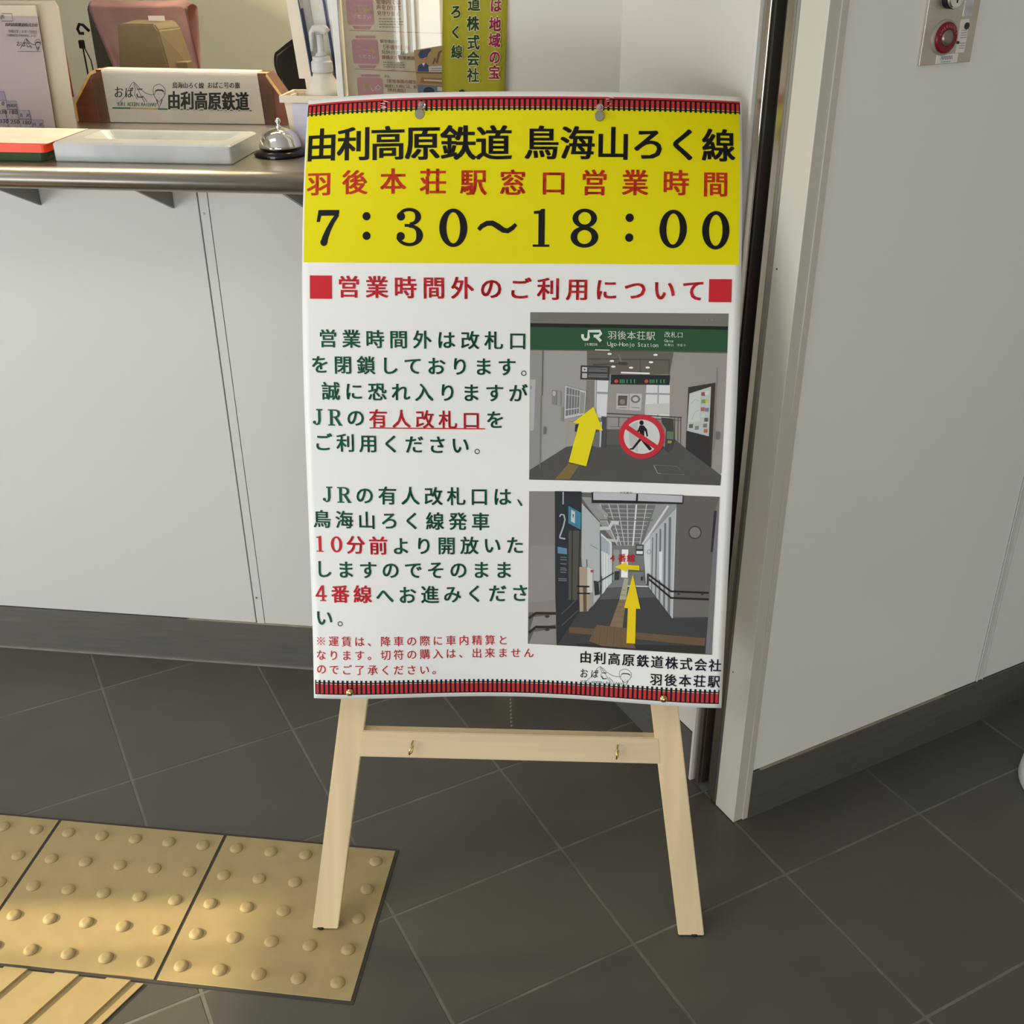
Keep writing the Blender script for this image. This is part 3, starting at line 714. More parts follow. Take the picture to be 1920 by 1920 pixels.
    P(a, (236, 236, 234), 840, 580, 1086, 588, 1086, 602, 838, 594); P(a, (226, 226, 222), 618, 388, 742, 391, 742, 399, 618, 396)
    for x, y in ((742, 427), (762, 488), (774, 536), (1135, 435), (1097, 498), (1068, 544), (926, 545)): EL(a, (240, 240, 238), x, y, 19, 9)
    P(a, (58, 56, 54), 1415, 712, 1646, 672, 1610, 1402, 1394, 1240); P(a, (52, 50, 48), 1398, 1095, 1600, 1130, 1606, 1400, 1394, 1240)
    P(a, (184, 190, 186), 1425, 765, 1610, 705, 1590, 1132, 1404, 1085); P(a, (196, 202, 196), 1428, 775, 1520, 748, 1512, 1005, 1412, 1010)
    LN(a, (150, 166, 150), 4, 1440, 850, 1475, 815, 1510, 830); LN(a, (150, 160, 170), 4, 1445, 990, 1470, 930, 1505, 905)
    for c, x, y in (((150, 80, 74), 1545, 770), ((196, 190, 96), 1575, 830), ((110, 128, 150), 1575, 905), ((200, 200, 196), 1545, 950), ((170, 90, 90), 1540, 900), ((90, 92, 90), 1570, 990), ((120, 118, 110), 1560, 1040), ((176, 110, 70), 1565, 1085), ((120, 130, 130), 1490, 1060), ((90, 100, 100), 1440, 1045), ((206, 206, 200), 1575, 760), ((110, 150, 110), 1545, 832)):
        P(a, c, x - 18, y - 15, x + 16, y - 18, x + 14, y + 16, x - 19, y + 16)
    P(a, (196, 196, 196), 365, 700, 542, 748, 527, 945, 355, 985); P(a, (112, 114, 118), 375, 712, 488, 742, 478, 935, 366, 960)
    for x in (398, 422, 446, 468): LN(a, (176, 178, 180), 6, x, 715, x - 8, 955)
    LN(a, (176, 178, 180), 7, 372, 775, 485, 790); LN(a, (190, 190, 190), 9, 368, 905, 480, 890); P(a, (150, 148, 144), 492, 750, 532, 760, 522, 935, 484, 940)
    P(a, (134, 134, 130), 250, 738, 288, 742, 288, 862, 250, 858); P(a, (150, 150, 146), 293, 744, 325, 748, 323, 872, 293, 868); EL(a, (170, 190, 186), 268, 765, 14, 22)
    P(a, (140, 138, 124), 330, 885, 352, 885, 346, 1005, 326, 1003); P(a, (110, 108, 106), 178, 1052, 200, 1048, 198, 1110, 176, 1116); LN(a, (96, 94, 90), 9, 172, 395, 165, 780); LN(a, (120, 118, 114), 8, 158, 780, 148, 1405)
    P(a, (160, 155, 146), 388, 1005, 470, 1010, 438, 1214, 372, 1225); P(a, (48, 48, 48), 450, 1030, 480, 1030, 466, 1098, 444, 1090)
    P(a, (74, 75, 78), 672, 962, 716, 968, 708, 1230, 672, 1232); P(a, (186, 190, 192), 655, 1010, 678, 1010, 668, 1228, 655, 1226); P(a, (112, 112, 112), 610, 1095, 660, 1098, 655, 1235, 590, 1215)
    P(a, (64, 66, 66), 1185, 972, 1286, 985, 1294, 1160, 1275, 1235, 1240, 1272, 1205, 1240); P(a, (96, 120, 90), 1232, 1090, 1290, 1095, 1288, 1160, 1230, 1155); P(a, (156, 150, 70), 1240, 1170, 1275, 1172, 1270, 1195, 1238, 1192)
    P(a, (134, 132, 128), 1190, 1020, 1225, 1070, 1215, 1230, 1190, 1200)
    LN(a, (150, 148, 146), 8, 1120, 1382, 1155, 1452, 1185, 1455); LN(a, (116, 114, 112), 6, 1120, 1382, 1320, 1390, 1385, 1462, 1180, 1456)
    P(a, (112, 110, 106), 1650, 1090, 1682, 1095, 1678, 1160, 1648, 1155); LN(a, (120, 116, 112), 5, 1662, 540, 1632, 1250)
    # sign lettering
    W = ink('sign_white', 214, 222, 216)
    LN(a, (214, 222, 216), 24, 511, 258, 511, 285, 525, 303, 552, 303, 562, 285, 562, 232, 660, 232, 668, 252, 650, 272, 605, 274); LN(a, (214, 222, 216), 24, 622, 272, 668, 318)
    for t, x0, x1, y0, y1, e in (('羽後本荘駅', 764, 1094, 266, 272, 80), ('改札口', 1236, 1346, 260, 264, 54)):
        a.text(t, x0, y0, x1, y1, e, e * 1.0, W, 0.0, (-0.01, 0.01))
    for t, x0, y0, e, p in (('Ugo-Honjo Station', 738, 340, 52, 25.6), ('Gate', 1222, 312, 36, 19), ('JR東日本', 532, 343, 28, 24)):
        n = len(t); a.text(t, x0, y0, x0 + p * (n - 1), y0 + n * 0.6, e, e, W, 0.0)
    a.text('检票口', 1222, 349, 1278, 351, 24, 24, W); a.text('개찰구', 1330, 351, 1384, 353, 24, 24, W)
    # overlays: prohibition sign and arrow
    EL(a, (206, 206, 204), 1018, 1138, 165, 160); P(a, (184, 184, 182), 905, 1050, 985, 1005, 985, 1270, 915, 1215)
    K = (24, 24, 26)
    EL(a, K, 1016, 1018, 19, 21); P(a, K, 1000, 1040, 1035, 1040, 1062, 1075, 1072, 1130, 1060, 1142, 1050, 1095, 1040, 1085, 1040, 1130, 1050, 1172, 1104, 1240, 1100, 1250, 1082, 1256, 1012, 1170, 945, 1250, 912, 1248, 915, 1238, 935, 1235, 1000, 1150, 1000, 1090, 978, 1120, 958, 1122, 955, 1110, 985, 1080)
    a.ring(1018, 1138, 197, 190, 43, ink('sign_red', 196, 44, 58), 48); LN(a, (196, 44, 58), 42, 882, 1050, 1142, 1228)
    P(a, (232, 214, 22), 605, 880, 685, 1085, 626, 1074, 543, 1392, 393, 1355, 480, 1025, 428, 1015)
photo('printed_gate_photo', [(65, 70), (1765, 80), (1690, 1555), (55, 1505)], [(0.3126, 0.2845), (0.5787, 0.2842), (0.5768, 0.5172), (0.3131, 0.5151)], gate, 'printed photograph of a station ticket gate with yellow arrow and no-entry sign')
def corridor(a):
    P(a, (104, 100, 96), 52, 48, 1647, 98, 1583, 1424, 42, 1326)
    P(a, (138, 132, 128), 52, 48, 268, 52, 278, 1338, 42, 1326); P(a, (146, 141, 137), 60, 500, 262, 500, 268, 960, 50, 980)
    P(a, (98, 95, 92), 50, 1060, 274, 1070, 276, 1338, 42, 1326); P(a, (142, 138, 136), 90, 1100, 274, 1085, 276, 1165, 60, 1210); P(a, (142, 138, 136), 90, 1225, 274, 1205, 276, 1335, 50, 1326)
    LN(a, (44, 42, 42), 22, 50, 1110, 110, 1068, 275, 1074); LN(a, (44, 42, 42), 22, 50, 1232, 110, 1185, 275, 1190); EL(a, (60, 58, 58), 203, 1098, 20, 12); EL(a, (60, 58, 58), 203, 1210, 20, 12)
    P(a, (146, 150, 150), 485, 100, 1290, 150, 1285, 185, 1000, 520, 800, 520, 640, 320)
    P(a, (112, 112, 110), 640, 170, 1110, 170, 1000, 500, 800, 505)
    for x0, x1 in ((715, 820), (790, 850), (870, 880), (1035, 975), (640, 790)): LN(a, (196, 198, 198), 7, x0, 160, x1, 510)
    for k in range(9): LN(a, (180, 182, 182), 5, 690 + 12 * k, 200 + 34 * k, 1090 - 14 * k, 205 + 34 * k)
    LN(a, (222, 224, 224), 13, 948, 165, 918, 520); LN(a, (210, 212, 212), 18, 1215, 175, 990, 515); LN(a, (160, 160, 156), 26, 620, 175, 700, 255, 690, 300, 640, 300); LN(a, (202, 204, 202), 30, 620, 365, 720, 362, 745, 315, 800, 320); LN(a, (190, 192, 190), 24, 700, 460, 790, 470, 795, 430); LN(a, (110, 108, 104), 8, 640, 292, 1090, 296)
    P(a, (178, 182, 184), 490, 150, 642, 318, 642, 935, 582, 1015, 486, 1062); LN(a, (70, 70, 70), 6, 505, 165, 640, 310); LN(a, (120, 122, 122), 5, 560, 500, 625, 535)
    P(a, (216, 222, 224), 648, 400, 742, 485, 742, 835, 658, 918); P(a, (160, 172, 184), 650, 420, 722, 482, 722, 585, 650, 550)
    for x, y0, y1 in ((668, 440, 900), (690, 460, 880), (712, 478, 860), (728, 490, 845)): LN(a, (178, 184, 188), 5, x, y0, x, y1)
    LN(a, (88, 86, 84), 9, 645, 400, 655, 915)
    P(a, (120, 121, 121), 742, 505, 1012, 512, 1010, 805, 745, 800); P(a, (240, 242, 242), 826, 540, 880, 541, 876, 778, 820, 774); P(a, (150, 152, 150), 755, 540, 805, 545, 800, 790, 752, 800)
    P(a, (180, 184, 188), 1008, 485, 1285, 190, 1252, 1118, 1046, 852); P(a, (208, 212, 214), 1005, 515, 1062, 450, 1065, 840, 1030, 850)
    for x, y0, y1 in ((1085, 440, 915), (1118, 405, 960), (1150, 370, 1000), (1190, 320, 1050), (1230, 270, 1090)): LN(a, (112, 118, 124), 9 + (x - 1085) / 12, x, y0, x - 10, y1)
    P(a, (222, 228, 232), 1140, 560, 1165, 555, 1160, 820, 1138, 790); LN(a, (196, 200, 202), 12, 1283, 190, 1248, 1115)
    P(a, (102, 97, 94), 1287, 90, 1647, 100, 1600, 1100, 1552, 1108, 1255, 1102); P(a, (112, 108, 105), 1258, 960, 1556, 965, 1552, 1108, 1254, 1102)
    P(a, (118, 118, 122), 1620, 180, 1645, 100, 1583, 1424, 1528, 1410); P(a, (52, 48, 48), 1600, 215, 1625, 215, 1590, 560, 1572, 560)
    a.ring(1440, 397, 56, 56, 10, ink('66_60_58', 66, 60, 58), 28); EL(a, (126, 122, 118), 1440, 397, 46, 46)
    P(a, (64, 65, 66), 282, 1342, 470, 1062, 585, 1015, 660, 918, 760, 800, 1010, 805, 1048, 852, 1246, 1115, 1552, 1108, 1528, 1410, 900, 1380)
    P(a, (122, 124, 126), 770, 790, 1010, 790, 1040, 850, 700, 860); P(a, (88, 90, 92), 700, 860, 1045, 860, 1110, 940, 640, 960); P(a, (206, 208, 206), 870, 842, 1045, 845, 1046, 856, 870, 852)
    P(a, (50, 49, 48), 430, 1330, 1530, 1345, 1528, 1412, 900, 1382, 470, 1352)
    P(a, (176, 168, 146), 846, 782, 880, 786, 862, 960, 806, 960); P(a, (132, 112, 88), 806, 960, 862, 960, 832, 1205, 722, 1195)
    P(a, (106, 86, 64), 388, 1188, 1528, 1282, 1520, 1346, 385, 1238); P(a, (114, 92, 68), 615, 1172, 868, 1200, 945, 1370, 660, 1350, 552, 1310)
    for k in range(6): LN(a, (92, 74, 54), 3, 600 + 55 * k, 1185 + 4 * k, 570 + 62 * k, 1340 + 4 * k)
    for y in (880, 920, 980, 1020, 1060, 1100, 1150): LN(a, (110, 92, 70), 3, 830 - (y - 880) * 0.3, y, 860 - (y - 880) * 0.1, y + 3)
    P(a, (46, 50, 54), 265, 50, 487, 55, 484, 340, 462, 900, 470, 1062, 284, 1345, 270, 900); P(a, (84, 82, 76), 380, 380, 470, 380, 455, 960, 380, 960); LN(a, (50, 48, 46), 10, 412, 380, 408, 960)
    P(a, (70, 128, 152), 378, 172, 484, 232, 480, 372, 378, 318); P(a, (196, 202, 204), 402, 205, 434, 222, 432, 320, 400, 300); P(a, (40, 60, 72), 412, 240, 424, 245, 418, 280)
    P(a, (96, 140, 164), 288, 512, 366, 528, 368, 578, 290, 568)
    for y, x1 in ((600, 362), (620, 366), (655, 362), (690, 362), (705, 366), (725, 360), (780, 366), (795, 366)): LN(a, (112, 118, 122), 8, 312 if y < 760 else 296, y, x1, y + 4)
    G = (178, 182, 184); LN(a, G, 10, 335, 55, 334, 160); LN(a, G, 12, 305, 262, 318, 242, 340, 248, 350, 285, 338, 340, 308, 425, 306, 438, 352, 448)
    LN(a, (90, 90, 90), 7, 320, 1080, 440, 965); LN(a, (90, 90, 90), 7, 325, 1175, 460, 1050)
    P(a, (170, 156, 136), 470, 684, 536, 686, 548, 1056, 474, 1060); P(a, (206, 204, 196), 536, 684, 582, 700, 580, 900, 538, 900); P(a, (104, 84, 64), 500, 850, 530, 850, 532, 1056, 504, 1058); P(a, (160, 154, 142), 540, 900, 582, 905, 580, 1010, 545, 1050)
    LN(a, (30, 30, 30), 14, 450, 846, 555, 850); LN(a, (30, 30, 30), 12, 452, 905, 560, 908); LN(a, (60, 58, 56), 5, 478, 605, 490, 684); LN(a, (60, 58, 56), 5, 530, 620, 534, 684); EL(a, (190, 60, 60), 575, 720, 12, 12)
    P(a, (50, 50, 52), 590, 800, 630, 810, 640, 915, 600, 925); LN(a, (60, 60, 62), 9, 600, 830, 758, 735); LN(a, (60, 60, 62), 9, 650, 905, 655, 765)
    for y in (890, 945): LN(a, (34, 30, 30), 15, 1040, 745 + (y - 890) * 0.6, 1238, y, 1556, y + 12)
    EL(a, (60, 54, 52), 1302, 912, 10, 8); EL(a, (60, 54, 52), 1500, 916, 10, 8); P(a, (70, 70, 70), 1035, 742, 1055, 742, 1052, 845, 1032, 840)
    P(a, (56, 56, 58), 765, 722, 805, 722, 800, 795, 762, 795); LN(a, (80, 80, 80), 5, 885, 720, 1005, 722); P(a, (40, 44, 66), 985, 768, 1002, 768, 1000, 800, 985, 800)
    P(a, (38, 36, 36), 572, 60, 1342, 86, 1338, 160, 572, 150); P(a, (190, 190, 196), 586, 60, 946, 72, 942, 132, 586, 124); P(a, (186, 186, 194), 962, 74, 1336, 90, 1332, 146, 960, 134)
    a.text('行先案内', 820, 66, 900, 68, 24, 20, ink('60_60_60', 60, 60, 60))
    P(a, (60, 60, 60), 942, 500, 1008, 500, 1006, 588, 942, 586); P(a, (230, 232, 232), 948, 552, 1002, 553, 1000, 578, 948, 577); P(a, (150, 148, 146), 950, 508, 1000, 508, 1000, 535, 950, 535)
    a.ring(1052, 560, 18, 20, 5, ink('160_160_158', 160, 160, 158), 20)
    Y = (232, 204, 18)
    P(a, Y, 918, 750, 982, 1038, 945, 1035, 938, 1328, 865, 1324, 877, 1032, 845, 1028); P(a, Y, 765, 684, 862, 646, 862, 668, 972, 674, 972, 714, 866, 706, 862, 726)
    rd = ink('photo_red', 206, 44, 44)
    for ch, x in (('4', 745), ('番', 826), ('線', 902)): a.char(ch, x, 612, 72, 72, rd, 0.0, (-0.03, 0, 0.03))
photo('printed_corridor_photo', [(52, 48), (1647, 98), (1583, 1424), (42, 1326)], [(0.3133, 0.5318), (0.5765, 0.5332), (0.5766, 0.7645), (0.3134, 0.7604)], corridor, 'printed photograph of a station corridor with two yellow arrows')
# shine of clear tape near the top edge, painted as short pale strokes
for x in (0.108, 0.408):
    a = Art(); m = mat('tape_shine', (236, 226, 224), rough=0.15, noise=0.02)
    for k in range(5):
        x0 = x + random.uniform(0, 0.008); y0 = 0.006 + 0.003 * k
        a.line([(x0, y0), (x0 + random.uniform(0.002, 0.008), y0 + random.uniform(-0.002, 0.002))], 0.0006, m)
    a.build('tape_glint', poster, psurf, 0.0009, None)

# pins
def pin(name, a_, b_, label, kind):
    p = psurf(a_, b_, 0.0012); mx = Matrix((PX2, PU2, EN)).transposed().to_4x4(); mx.translation = p
    if kind == 'brass':
        o = obj(name, lathe(bmesh.new(), [(0.0012, -0.02), (0.0012, 0.0), (0.0058, 0.0002), (0.0060, 0.0014), (0.0050, 0.0034), (0.0030, 0.0048), (0.0008, 0.0053)], (0, 0, 0), 28), m_brass, None, mx, smooth=True)
        tag(o, label, 'drawing pin', 'brass drawing pins along the poster bottom')
    else:
        e = empty(name, mx); tag(e, label, 'push pin', 'push pins along the poster top')
        obj('flat_disc', lathe(bmesh.new(), [(0.0062, -0.0002), (0.0066, 0.0006), (0.0060, 0.0012)], (0, 0, 0), 28), m_pin, e, mx)
        m2 = mx @ Matrix.Translation((0.0035 if a_ < 0.3 else 0.0, 0.0105, 0.0))
        o = obj('clear_cap', lathe(bmesh.new(), [(0.0048, -0.0002), (0.0050, 0.0015), (0.0026, 0.0035), (0.0022, 0.0080), (0.0040, 0.0100), (0.0038, 0.0120)], (0, 0, 0), 24), mat('clear_cap_plastic', (226, 216, 214), rough=0.08, trans=0.75, noise=0.01), e, m2, smooth=True)
pin('push_pin', 0.1633, 0.0275, 'clear push pin with grey disc at the upper left of the poster', 'clear')
pin('push_pin', 0.4012, 0.0306, 'clear push pin with grey disc at the upper right of the poster', 'clear')
pin('drawing_pin', 0.0534, 0.8340, 'domed brass pin on the lower left of the poster over the easel leg', 'brass')
pin('drawing_pin', 0.5109, 0.8338, 'domed brass pin on the lower right of the poster over the easel leg', 'brass')
# ---------------------------------------------------------------- countertop
ct = empty('countertop', CMX @ Matrix.Translation((0, 0, COUNTER_Z)))
tag(ct, 'stainless steel service countertop with rounded front edge along the white wall', 'countertop')
bm = bmesh.new(); n = 14; r = 0.0170; prof = []
prof += [(0.30, COUNTER_Z), (-0.135, COUNTER_Z)]
for k in range(n + 1):
    t = R(90 + 180 * k / n); prof.append((-0.139 + (r + 0.004) * math.cos(t) * 0.95, COUNTER_Z - r + r * math.sin(t)))
prof += [(-0.10, COUNTER_Z - 2 * r), (0.30, COUNTER_Z - 2 * r)]
# profile in (y, z), extruded along x
A_ = [bm.verts.new((-1.9, p[0], p[1])) for p in prof]; B_ = [bm.verts.new((1.30, p[0], p[1])) for p in prof]
bm.faces.new(A_); bm.faces.new(B_[::-1])
for i in range(len(prof)): bm.faces.new([A_[(i + 1) % len(prof)], A_[i], B_[i], B_[(i + 1) % len(prof)]])
bmesh.ops.recalc_face_normals(bm, faces=bm.faces[:])
o = obj('top', bm, m_counter, ct, CMX)
for p in o.data.polygons: p.use_smooth = len(p.vertices) == 4 and p.area < 0.03
for s in (-0.425, -0.181, 0.063, 0.3077, 0.552, 0.797, 1.041):
    obj('bracket', prism(bmesh.new(), [(0.0, 0.966), (0.0, 1.0259), (-0.128, 1.0259), (-0.128, 1.0225)], (-0.0025, 0.0025), Matrix.Translation((s, 0, 0)) @ Matrix.Rotation(R(90), 4, 'Z')), m_bracket, ct, CMX)

# ---------------------------------------------------------------- service window: frame, glass
wf = empty('window_4', CMX); tag(wf, kind='structure')
m_wframe = mat('white_sash', (226, 224, 218), rough=0.35, noise=0.015)
obj('window_frame', nbox(0.857, 0.868, 0.012, 0.045, COUNTER_Z, 2.0, bev=0.001), m_wframe, wf, CMX)
obj('window_frame', nbox(0.868, 1.09, 0.012, 0.045, COUNTER_Z + 0.0005, COUNTER_Z + 0.03), m_wframe, wf, CMX)
m_glass = mat('window_glass', (255, 255, 255), rough=0.0, trans=1.0, ior=1.5)
obj('pane', nbox(0.868, 1.0360, 0.016, 0.020, COUNTER_Z + 0.03, 2.0), m_glass, wf, CMX)

# surface function for prints standing on the counter wall plane (x, z given as drawing coordinates in mm/px)
def wall_surf(depth, q0=0):
    return lambda x, z, h: Vector((x, depth - h, z))
DX = homog([(640, 0), (828, 0), (828, 180), (640, 180)], [(0.8755, 1.2945), (1.0345, 1.2945), (1.0312, 1.1545), (0.8795, 1.1570)])
# faded poster behind the glass
et = empty('etiquette_poster', CMX @ Matrix.Translation((0.94, 0.03, 1.2)))
tag(et, 'faded cream poster with dusty pink sign blocks behind the service window glass', 'poster')
pc = ink('faded_cream', 226, 212, 178); pk = ink('dusty_pink', 202, 146, 150); pl = ink('pale_line', 226, 206, 170); py = ink('pale_yellow', 212, 190, 128); pt = ink('print_grey', 122, 116, 104); pr = ink('rust_red', 172, 104, 98)
obj('paper', nbox(0.8715, 0.9935, 0.0275, 0.0283, 1.10, 1.62), pc, et, CMX)
a = Art(DX); a.step = 3e-5
def rr(x0, y0, x1, y1, r_, m):
    pts = []
    for cx, cy, a0 in ((x1 - r_, y0 + r_, -90), (x1 - r_, y1 - r_, 0), (x0 + r_, y1 - r_, 90), (x0 + r_, y0 + r_, 180)):
        pts += [(cx + r_ * math.cos(R(a0 + t)), cy + r_ * math.sin(R(a0 + t))) for t in (0, 30, 60, 90)]
    a.poly(pts, m)
for dx, y, t1 in ((0, 0, 'ご理解'), (4, 76, 'ご一報'), (8, 152, '押')):
    rr(643 + dx, y - 2 if y else -40, 696 + dx, y + 46 if y else 47, 5, pk)
    a.poly([(652 + dx, y + 49), (690 + dx, y + 49), (686 + dx, y + 55), (656 + dx, y + 55)], pk)
    if y: rr(652 + dx, y - 9, 692 + dx, y - 4, 2, pk)
    a.line([(645 + dx, y + 57), (828, y + 61)], 1.0, pr)
    e = 13.5
    if y < 150:
        a.text(t1, 654 + dx, y + 18, 683 + dx, y + 19, e, e, py, 0.0, (-0.03, 0, 0.03)); a.text('ください', 658 + dx, y + 31, 686 + dx, y + 32, 8.2, 8.2, iwh)
    else:
        a.text('押', 662 + dx, y + 18, 662 + dx, y + 18, 17, 17, py, 0.0, (-0.03, 0, 0.03)); a.text('して', 674 + dx, y + 22, 681 + dx, y + 22, 8, 8, iwh)
        a.ring(694, y + 18, 6, 6, 1.2, iwh, 4); 
for y, t, m, e in ((4, '電車内では', pr, 10), (14, '声をかけて', pr, 10), (25, '見守り支え', pr, 9), (77, '駅や車内で', pt, 7.5), (88, '［不審物］を', pr, 10), (98, '見かけた際は', pt, 8), (108, '係員または乗務員', pr, 8.5), (146, 'また', pt, 6.5), (156, '［非常事態の発生］を', pr, 8.5), (166, '確認した時には、駅の', pt, 7.5), (174, '［係員通話］', pr, 8)):
    x0 = 706 + y * 0.035; n_ = len(t); a.text(t, x0, y, x0 + (n_ - 1) * e * 0.98, y + 1, e, e, m, 0.0, (-0.02, 0.02))
for y in (35, 40, 45, 50, 118, 122.5, 127):
    x = 704 + y * 0.035
    while x < (738 if y == 50 else 748):
        l = random.uniform(3, 8); a.line([(x, y), (x + l, y + 0.2)], 1.3, pt); x += l + 1.2
a.build('print', et, wall_surf(0.0272), 0.0, None, CMX)
# reflection of a brown staff poster, painted on a sheet before the glass
bp = empty('staff_reflection', CMX @ Matrix.Translation((1.01, 0.014, 1.2)))
tag(bp, 'painted reflection of a brown poster with navy uniformed staff left of the yellow banner', 'poster')
obj('paper', prism(bmesh.new(), [(0.9935, 1.10), (1.0362, 1.10), (1.0362, 1.2290), (0.9870, 1.2215)], (0.0140, 0.0148)), ink('tan_brown', 150, 126, 84), bp, CMX)
a = Art(DX); a.step = 3e-5
nv = ink('uniform_navy', 56, 66, 90); fl = ink('face', 168, 120, 92); dkb = ink('dark_brown', 104, 74, 54)
for off_ in (1,):
    a.poly([(781, 101), (786, 92), (804, 88), (808, 90), (801, 98), (799, 104), (786, 108), (784, 104)], nv)
    a.ell(792.5, 111, 5.5, 7, fl, 18); a.ell(789, 104.5, 6, 3, nv, 14); a.line([(788, 110), (790.5, 110)], 0.8, ik); a.line([(794, 110), (796.5, 110)], 0.8, ik)
    a.poly([(779, 133), (781, 122), (788, 117), (797, 117), (802, 122), (802, 133)], nv); a.poly([(789, 117), (794, 117), (791.5, 124)], iwh); a.line([(791.5, 118), (791.5, 124)], 1.2, ir)
    a.poly([(801, 123), (829, 121), (829, 133), (802, 134)], ink('plate', 176, 170, 156)); a.line([(806, 127), (828, 126)], 1.6, pt); a.line([(804, 131), (828, 130)], 1.6, pt)
    a.line([(810, 118), (814, 106), (817, 116), (822, 96), (827, 92)], 3.0, dkb)
    a.poly([(777, 134.5), (830, 134.5), (830, 136.5), (777, 136.5)], dkb)
    a.poly([(786, 145), (830, 146), (830, 157), (784, 156)], ink('rust', 140, 92, 62)); a.line([(792, 150), (828, 151)], 3, ink('plate', 176, 170, 156))
    a.poly([(779, 160), (830, 162), (830, 182), (780, 182)], ink('slate_blue', 88, 104, 114)); a.ell(801, 172, 11, 8, ink('ink_dark_navy', 44, 48, 60), 18); a.poly([(818, 163), (829, 164), (829, 172), (818, 171)], ink('plate', 176, 170, 156))
a.build('print', bp, wall_surf(0.0137), 0.0, None, CMX)

# yellow banner hanging on the wall
bn_ = empty('yellow_banner', CMX @ Matrix.Translation((1.088, 0.009, 1.3)))
tag(bn_, 'yellow-green hanging banner with vertical green and magenta Japanese lettering beside the window', 'banner')
m_ban = mat('banner_cloth', (212, 202, 58), rough=0.7, noise=0.03, nscale=10, bump=0.05, bscale=300)
bm = bmesh.new(); gx, gz = 8, 24
def ban(x, z, h=0): return Vector((x + 0.045 * (z - 1.295), 0.0095 - h + 0.0025 * math.sin(z * 22 + x * 9), z))
g_ = [[bm.verts.new(ban(1.0375 + 0.1012 * i / gx, 1.09 + 0.51 * j / gz)) for i in range(gx + 1)] for j in range(gz + 1)]
for j in range(gz):
    for i in range(gx): bm.faces.new([g_[j][i], g_[j][i + 1], g_[j + 1][i + 1], g_[j + 1][i]])
r_ = bmesh.ops.solidify(bm, geom=bm.faces[:], thickness=-0.0012)
obj('cloth', bm, m_ban, bn_, CMX, smooth=True)
a = Art(); a.step = 4e-5
dg_ = ink('banner_green', 52, 74, 42); mg = ink('magenta', 158, 40, 84); hal = ink('halo', 206, 204, 150)
def px2m(x, y): return (1.037 + (x - 828) * 0.0008373, 1.295 - y * 0.000768)
for t, x, ys, e, m in (('道株式会社', 0, (7, 44, 79, 110, 142), 24, dg_), ('ろく線', 0, (22, 60, 97), 22, dg_), ('は地域の宝', 0, (10, 45, 75, 107, 136), 23, mg)):
    xb = {'道': (887, 884.5, 885, 884, 883), 'ろ': (853, 852, 853), 'は': (928, 926, 925, 925, 924)}[t[0]]
    for ch, y, x in zip(t, ys, xb):
        q = px2m(x, y); q = (q[0] - 0.045 * (q[1] - 1.295), q[1]); ex_, ey_ = e * 0.00084, e * 1.22 * 0.000768
        a.char(ch, q[0], q[1], ex_, -ey_, hal, 0.0, [(0.08 * math.cos(R(45 * k)), 0.08 * math.sin(R(45 * k))) for k in range(8)])
        a.char(ch, q[0], q[1], ex_, -ey_, m, 0.0, [(-0.03, -0.02), (0.03, -0.02), (-0.03, 0.02), (0.03, 0.02)])
q = px2m(862, 172); a.poly([(q[0], q[1]), (q[0] + 0.006, q[1] + 0.002), (q[0] + 0.011, q[1] - 0.004), (q[0], q[1] - 0.006)], ink('banner_dark', 40, 44, 40))
a.build('lettering', bn_, lambda x, z, h: ban(x, z, h + 0.0006), 0.0, (0.01, 1.03, 1.15, 1.05, 1.35), CMX)

# ---------------------------------------------------------------- things on the counter (frame CMX: x, y into the office, z)
CZ = COUNTER_Z
# cash tray
tr = empty('cash_tray', CMX @ Matrix.Translation((0.55, -0.03, CZ))); tag(tr, 'pale grey marbled cash tray with a shallow hollow at the back of the counter front', 'cash tray')
m_tray = mat('marbled_grey_plastic', (176, 180, 180), rough=0.32, noise=0.10, nscale=16, stretch=(1, 1, 1), coat=0.3)
bm = bmesh.new(); x0, x1, y0, y1 = 0.404, 0.705, -0.095, 0.036; h = CZ + 0.0305
def frame_ring(pts, z): return [bm.verts.new((p[0], p[1], z)) for p in pts]
def rrect(x0, x1, y0, y1, r_, n=5):
    out = []
    for cx, cy, a0 in ((x1 - r_, y1 - r_, 0), (x0 + r_, y1 - r_, 90), (x0 + r_, y0 + r_, 180), (x1 - r_, y0 + r_, 270)):
        out += [(cx + r_ * math.cos(R(a0 + 90 * k / n)), cy + r_ * math.sin(R(a0 + 90 * k / n))) for k in range(n + 1)]
    return out
rings = [frame_ring(rrect(x0 + .001, x1 - .001, y0 + .001, y1 - .001, .004), CZ + 0.0003), frame_ring(rrect(x0, x1, y0, y1, .005), CZ + 0.002), frame_ring(rrect(x0, x1, y0, y1, .005), h - 0.003), frame_ring(rrect(x0 + .003, x1 - .003, y0 + .003, y1 - .003, .005), h),
         frame_ring(rrect(x0 + .030, x1 - .022, y0 + .038, y1 - .006, .016), h), frame_ring(rrect(x0 + .034, x1 - .026, y0 + .042, y1 - .009, .014), h - 0.003), frame_ring(rrect(x0 + .048, x1 - .040, y0 + .054, y1 - .018, .010), h - 0.014)]
for A1, B1 in zip(rings[:-1], rings[1:]):
    for k in range(len(A1)): bm.faces.new([A1[k], A1[(k + 1) % len(A1)], B1[(k + 1) % len(A1)], B1[k]])
bm.faces.new(rings[0][::-1]); bm.faces.new(rings[-1])
obj('tray_body', bm, m_tray, tr, CMX)

